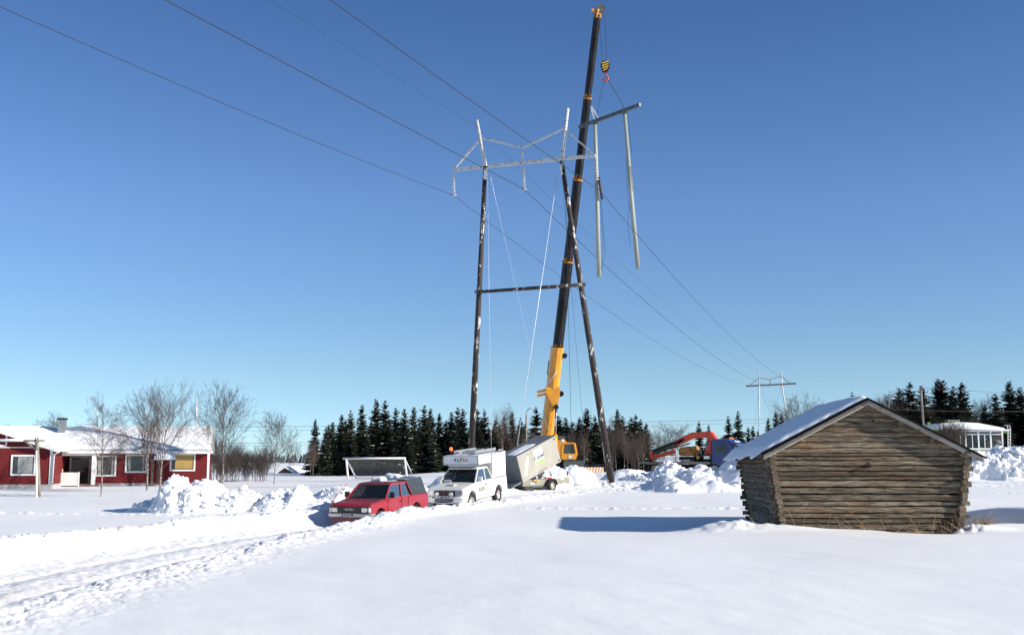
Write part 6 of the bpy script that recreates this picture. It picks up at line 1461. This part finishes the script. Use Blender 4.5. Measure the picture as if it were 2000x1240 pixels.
row([(1500, 816), (1515, 803), (1526, 806), (1664, 767)], 'rising just over the shaded barn roof', 'spruces over the barn roof', 135, 150, 0.85)
row([(1756, 757), (1776, 746), (1801, 755), (1832, 739), (1841, 742), (1861, 754), (1878, 747)], 'behind the utility pole right of the barn ridge', 'spruces behind the utility pole', 134, 146, 1.25)
row([(1923, 790), (1943, 768), (1970, 744), (1991, 756), (2012, 750), (2032, 760)], 'at the right edge behind the green cottage', 'spruces behind the green cottage', 138, 148, 1.25)
for px in range(640, 1258, 12):
    tree_at(spr, px + rt.uniform(-3, 3), (826 if px < 960 else 834) + rt.uniform(-9, 10), rt.uniform(146, 160), 'dark spruce filling the back row of the wood behind the front spruces', 'back row spruces', 10.0, 1.5)
for px in range(966, 1262, 13):
    tree_at(spr, px + rt.uniform(-4, 4), 846 + rt.uniform(-10, 10), rt.uniform(134, 144), 'short dark spruce filling the wood between the left pylon leg and the loader crane', 'short spruces of the middle wood', 10.0, 1.5)
for px in list(range(1425, 1560, 16)) + list(range(1755, 2040, 15)):
    tree_at(spr, px + rt.uniform(-3, 3), (858 if px < 1600 else 800) + rt.uniform(-8, 10), rt.uniform(158, 172), 'dark spruce in the far back row right of the loader crane truck', 'right back row spruces', 10.0, 1.4)

def bare(seed, Ht=6.0, spread=0.42, up=0.75, depth=4, trunks=1, droop=0.0, r0=0.09, mb=None):
    rd = random.Random(seed); tr = MB(); tw_m = MB() if mb is None else mb
    def grow(p, d, L, r, lev):
        n = 4 if lev < 2 else 3; pts = [p]; rs = [r]; q = p.copy(); dd = d.copy()
        for i in range(n):
            dd = (dd + Vector((rd.gauss(0, .035 if lev == 0 else .08), rd.gauss(0, .035 if lev == 0 else .08), 0.10 * up if lev < 3 else -droop))).normalized(); q = q + dd * L / n; pts.append(q.copy()); rs.append(max(0.0045, r * (1 - 0.75 * (i + 1) / n)))
        (tr if lev == 0 else tw_m).tube(pts, rs, 7 if lev == 0 else 4 if lev == 1 else 3, cap=False)
        if lev >= depth: return
        nb_ = {0: 20, 1: 8, 2: 5, 3: 3}.get(lev, 2)
        for k in range(nb_):
            t = (0.22 + 0.76 * (k + rd.random() * 0.7) / nb_) if lev == 0 else (0.2 + 0.8 * (k + rd.random()) / nb_)
            i = min(n - 1, int(t * n)); f = t * n - i; b = pts[i] + (pts[i + 1] - pts[i]) * f; base_d = (pts[i + 1] - pts[i]).normalized()
            a = rd.random() * 6.283; s = base_d.orthogonal().normalized(); s = Matrix.Rotation(a, 3, base_d) @ s
            ang = rd.uniform(0.35, 0.75) * (1.25 if lev == 0 else 0.95)
            nd = (base_d * math.cos(ang) + s * math.sin(ang)); 
            Lc = L * (spread * (1.15 - 0.75 * t) + 0.08 if lev == 0 else rd.uniform(0.38, 0.62)) * rd.uniform(0.75, 1.2)
            grow(b, nd.normalized(), Lc, max(0.006, r * (0.40 if lev == 0 else 0.5) * (1 - 0.5 * t)), lev + 1)
    for k in range(trunks):
        a = k * 6.283 / max(1, trunks) + rd.random(); off = 0.0 if trunks == 1 else 0.2
        grow(Vector((math.cos(a) * off, math.sin(a) * off, -0.15)), Vector((math.cos(a) * off * 0.5, math.sin(a) * off * 0.5, 1)).normalized(), Ht * (1 if k == 0 else rd.uniform(.8, 1)), r0, 0)
    return tr, tw_m
bir = []
for k in range(5):
    tr, tm = bare(700 + k, spread=(0.36, 0.48, 0.52, 0.42, 0.5)[k], droop=(0.16, 0.02, 0.0, 0.03, 0.0)[k], up=(0.4, 0.9, 1.0, 0.9, 1.0)[k], r0=(0.075, 0.085, 0.08, 0.085, 0.06)[k])
    o = thing('birch_tree', 'x', 'birch'); tr.build('trunk', M['birch'], o, fix=False); tm.build('crown', M['twig'], o, fix=False); bir.append([o, False, max(v[2] for v in tm.v), max(math.hypot(v[0], v[1]) for v in tm.v)])
def bt(px, pyb, pyt, d, k, label, wf=1.0, group='bare birches'):
    t = P(px, pyt, d); z = h1(t.x, t.y) - 0.05
    hh = (t.z - z) / bir[k][2]; ww = hh * 0.95 * wf
    return use(bir[k], (t.x, t.y, z), rt.random() * 6.28, (ww, ww, hh), label, group=group)
bt(207, 972, 757, 60, 0, 'slender bare birch with drooping twigs before the porch post', 0.85)
bt(296, 945, 735, 69, 1, 'bare birch with spreading crown, left of the pair before the house', 0.95)
bt(321, 958, 736, 66, 2, 'dark-stemmed bare birch, right of the pair before the house', 0.9)
bt(442, 938, 739, 76, 2, 'large bare birch just right of the red house corner', 0.95)
bt(539, 936, 794, 82, 4, 'medium bare birch standing between the house and the spruces', 1.0)
bt(613, 932, 845, 118, 1, 'thin bare sapling left of the free-standing spruces', 0.6)
bt(608, 932, 858, 112, 4, 'small bare sapling beside the snowy-roofed building', 0.6)
bt(573, 932, 862, 125, 2, 'small bare sapling above the distant shed', 0.8)
bt(112, 932, 797, 118, 4, 'bare tree showing above the house roof beside the chimney', 0.75)
bt(90, 932, 814, 120, 2, 'low bare tree showing above the house roof left of the chimney', 0.8)
bt(8, 932, 822, 115, 4, 'bare tree top at the far left edge above the gable', 0.7)
bt(981, 932, 783, 128, 3, 'pale bare birch rising among the spruces beside the lamp', 0.7)
bt(1320, 932, 820, 150, 2, 'rounded bare tree behind the red loader crane', 1.6)
bt(1290, 932, 838, 150, 1, 'low bare tree left of the rounded tree behind the loader crane', 1.2)
bt(1272, 932, 830, 140, 3, 'bare birch at the right end of the wood', 0.8)
bt(1556, 900, 764, 140, 2, 'broad bare tree beside the distant pylon', 1.25)
bt(1538, 900, 782, 142, 1, 'narrower bare tree left of the broad one beside the distant pylon', 1.1)
bt(1745, 900, 752, 140, 1, 'bare tree right behind the barn ridge', 1.1)
bt(1730, 900, 762, 138, 4, 'low bare tree touching the barn ridge', 1.1)
bt(1912, 900, 766, 150, 3, 'bare birch between the dark spruces above the cottage chimney', 0.9)
for i, (px, py) in enumerate(sorted(((1140, 830), (1187, 828), (1196, 806), (1203, 832), (1218, 822), (1225, 838), (1247, 835), (1256, 830), (1115, 835), (1128, 842), (1010, 822), (1024, 835), (1040, 832)))):
    bt(px, 932, py, 124 + i % 5, i % 5, '%s thin pale birch from the left along the wood edge near the crane' % ORD[i], 0.55, 'thin birches at the wood edge')
bir2 = []
for k in range(3):
    mb = MB(); bare(820 + k, Ht=2.6, spread=0.45, trunks=4, r0=0.022, depth=2, mb=mb); tr, tm = bare(830 + k, Ht=2.6, spread=0.5, trunks=6, r0=0.022, depth=2)
    o = thing('bare_shrub', 'x', 'shrub'); tr.build('stems', M['twig2'], o, fix=False); tm.build('twigs', M['twig2'], o, fix=False); bir2.append([o, False])
def sh(px, pyt, d, k, label, wf, group):
    t = P(px, pyt, d); z = h1(t.x, t.y) - 0.05; s = max(0.3, (t.z - z) / 2.5)
    return use(bir2[k % 3], (t.x, t.y, z), rt.random() * 6.28, (s * wf, s * wf, s), label, group=group)
for i in range(11):
    sh(418 + i * 10 + rt.uniform(-6, 6), (872, 893, 905, 884, 899)[i % 5] + rt.uniform(-8, 8), 92 + rt.uniform(-4, 12), i, 'leafless brown shrub in the thicket between the red house and the field', 1.0, 'shrubs right of the house')
for i in range(20):
    px = 1735 + i * 8.5 + rt.uniform(-4, 4)
    sh(px, rt.uniform(785, 828) if px < 1850 else rt.uniform(812, 832), rt.uniform(140, 152), i, 'leafless dark shrub in the thicket below the spruces behind the barn', 0.8, 'thicket behind the barn')
for i, (px, py, d) in enumerate(((1842, 836, 122), (1860, 832, 121), (1872, 838, 122))):
    sh(px, py, d, i, 'bare bush in front of the cottage roof, %s from the left' % ORD[i], 1.0, 'bushes before the cottage')
for i in range(4):
    px = 1130 + i * 36; sh(px + rt.uniform(-3, 3), rt.uniform(850, 885), rt.uniform(128, 140), i, 'leafless brown undergrowth shrub among the birch stems of the wood', 1.0, 'undergrowth of the wood')

# far forest on the horizon: one mass
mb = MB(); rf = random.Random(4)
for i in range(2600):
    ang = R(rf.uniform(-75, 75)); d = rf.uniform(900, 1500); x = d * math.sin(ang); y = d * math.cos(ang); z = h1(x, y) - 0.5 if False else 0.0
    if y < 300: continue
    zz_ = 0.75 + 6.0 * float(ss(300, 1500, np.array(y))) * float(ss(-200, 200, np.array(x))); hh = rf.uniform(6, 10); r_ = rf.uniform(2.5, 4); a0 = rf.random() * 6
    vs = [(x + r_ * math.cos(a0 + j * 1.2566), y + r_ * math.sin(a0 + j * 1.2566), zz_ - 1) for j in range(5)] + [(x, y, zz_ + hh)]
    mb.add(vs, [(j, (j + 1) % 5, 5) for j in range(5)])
tag(mb.build('far_forest', mat('far_forest_haze_tint', (0.05, 0.07, 0.075), 0.9, c2=(0.09, 0.11, 0.12), sc=0.02), fix=False), 'low dark line of distant forest along the horizon', 'forest', kind='stuff')  # blue-grey of distance haze is mixed into the tree colour
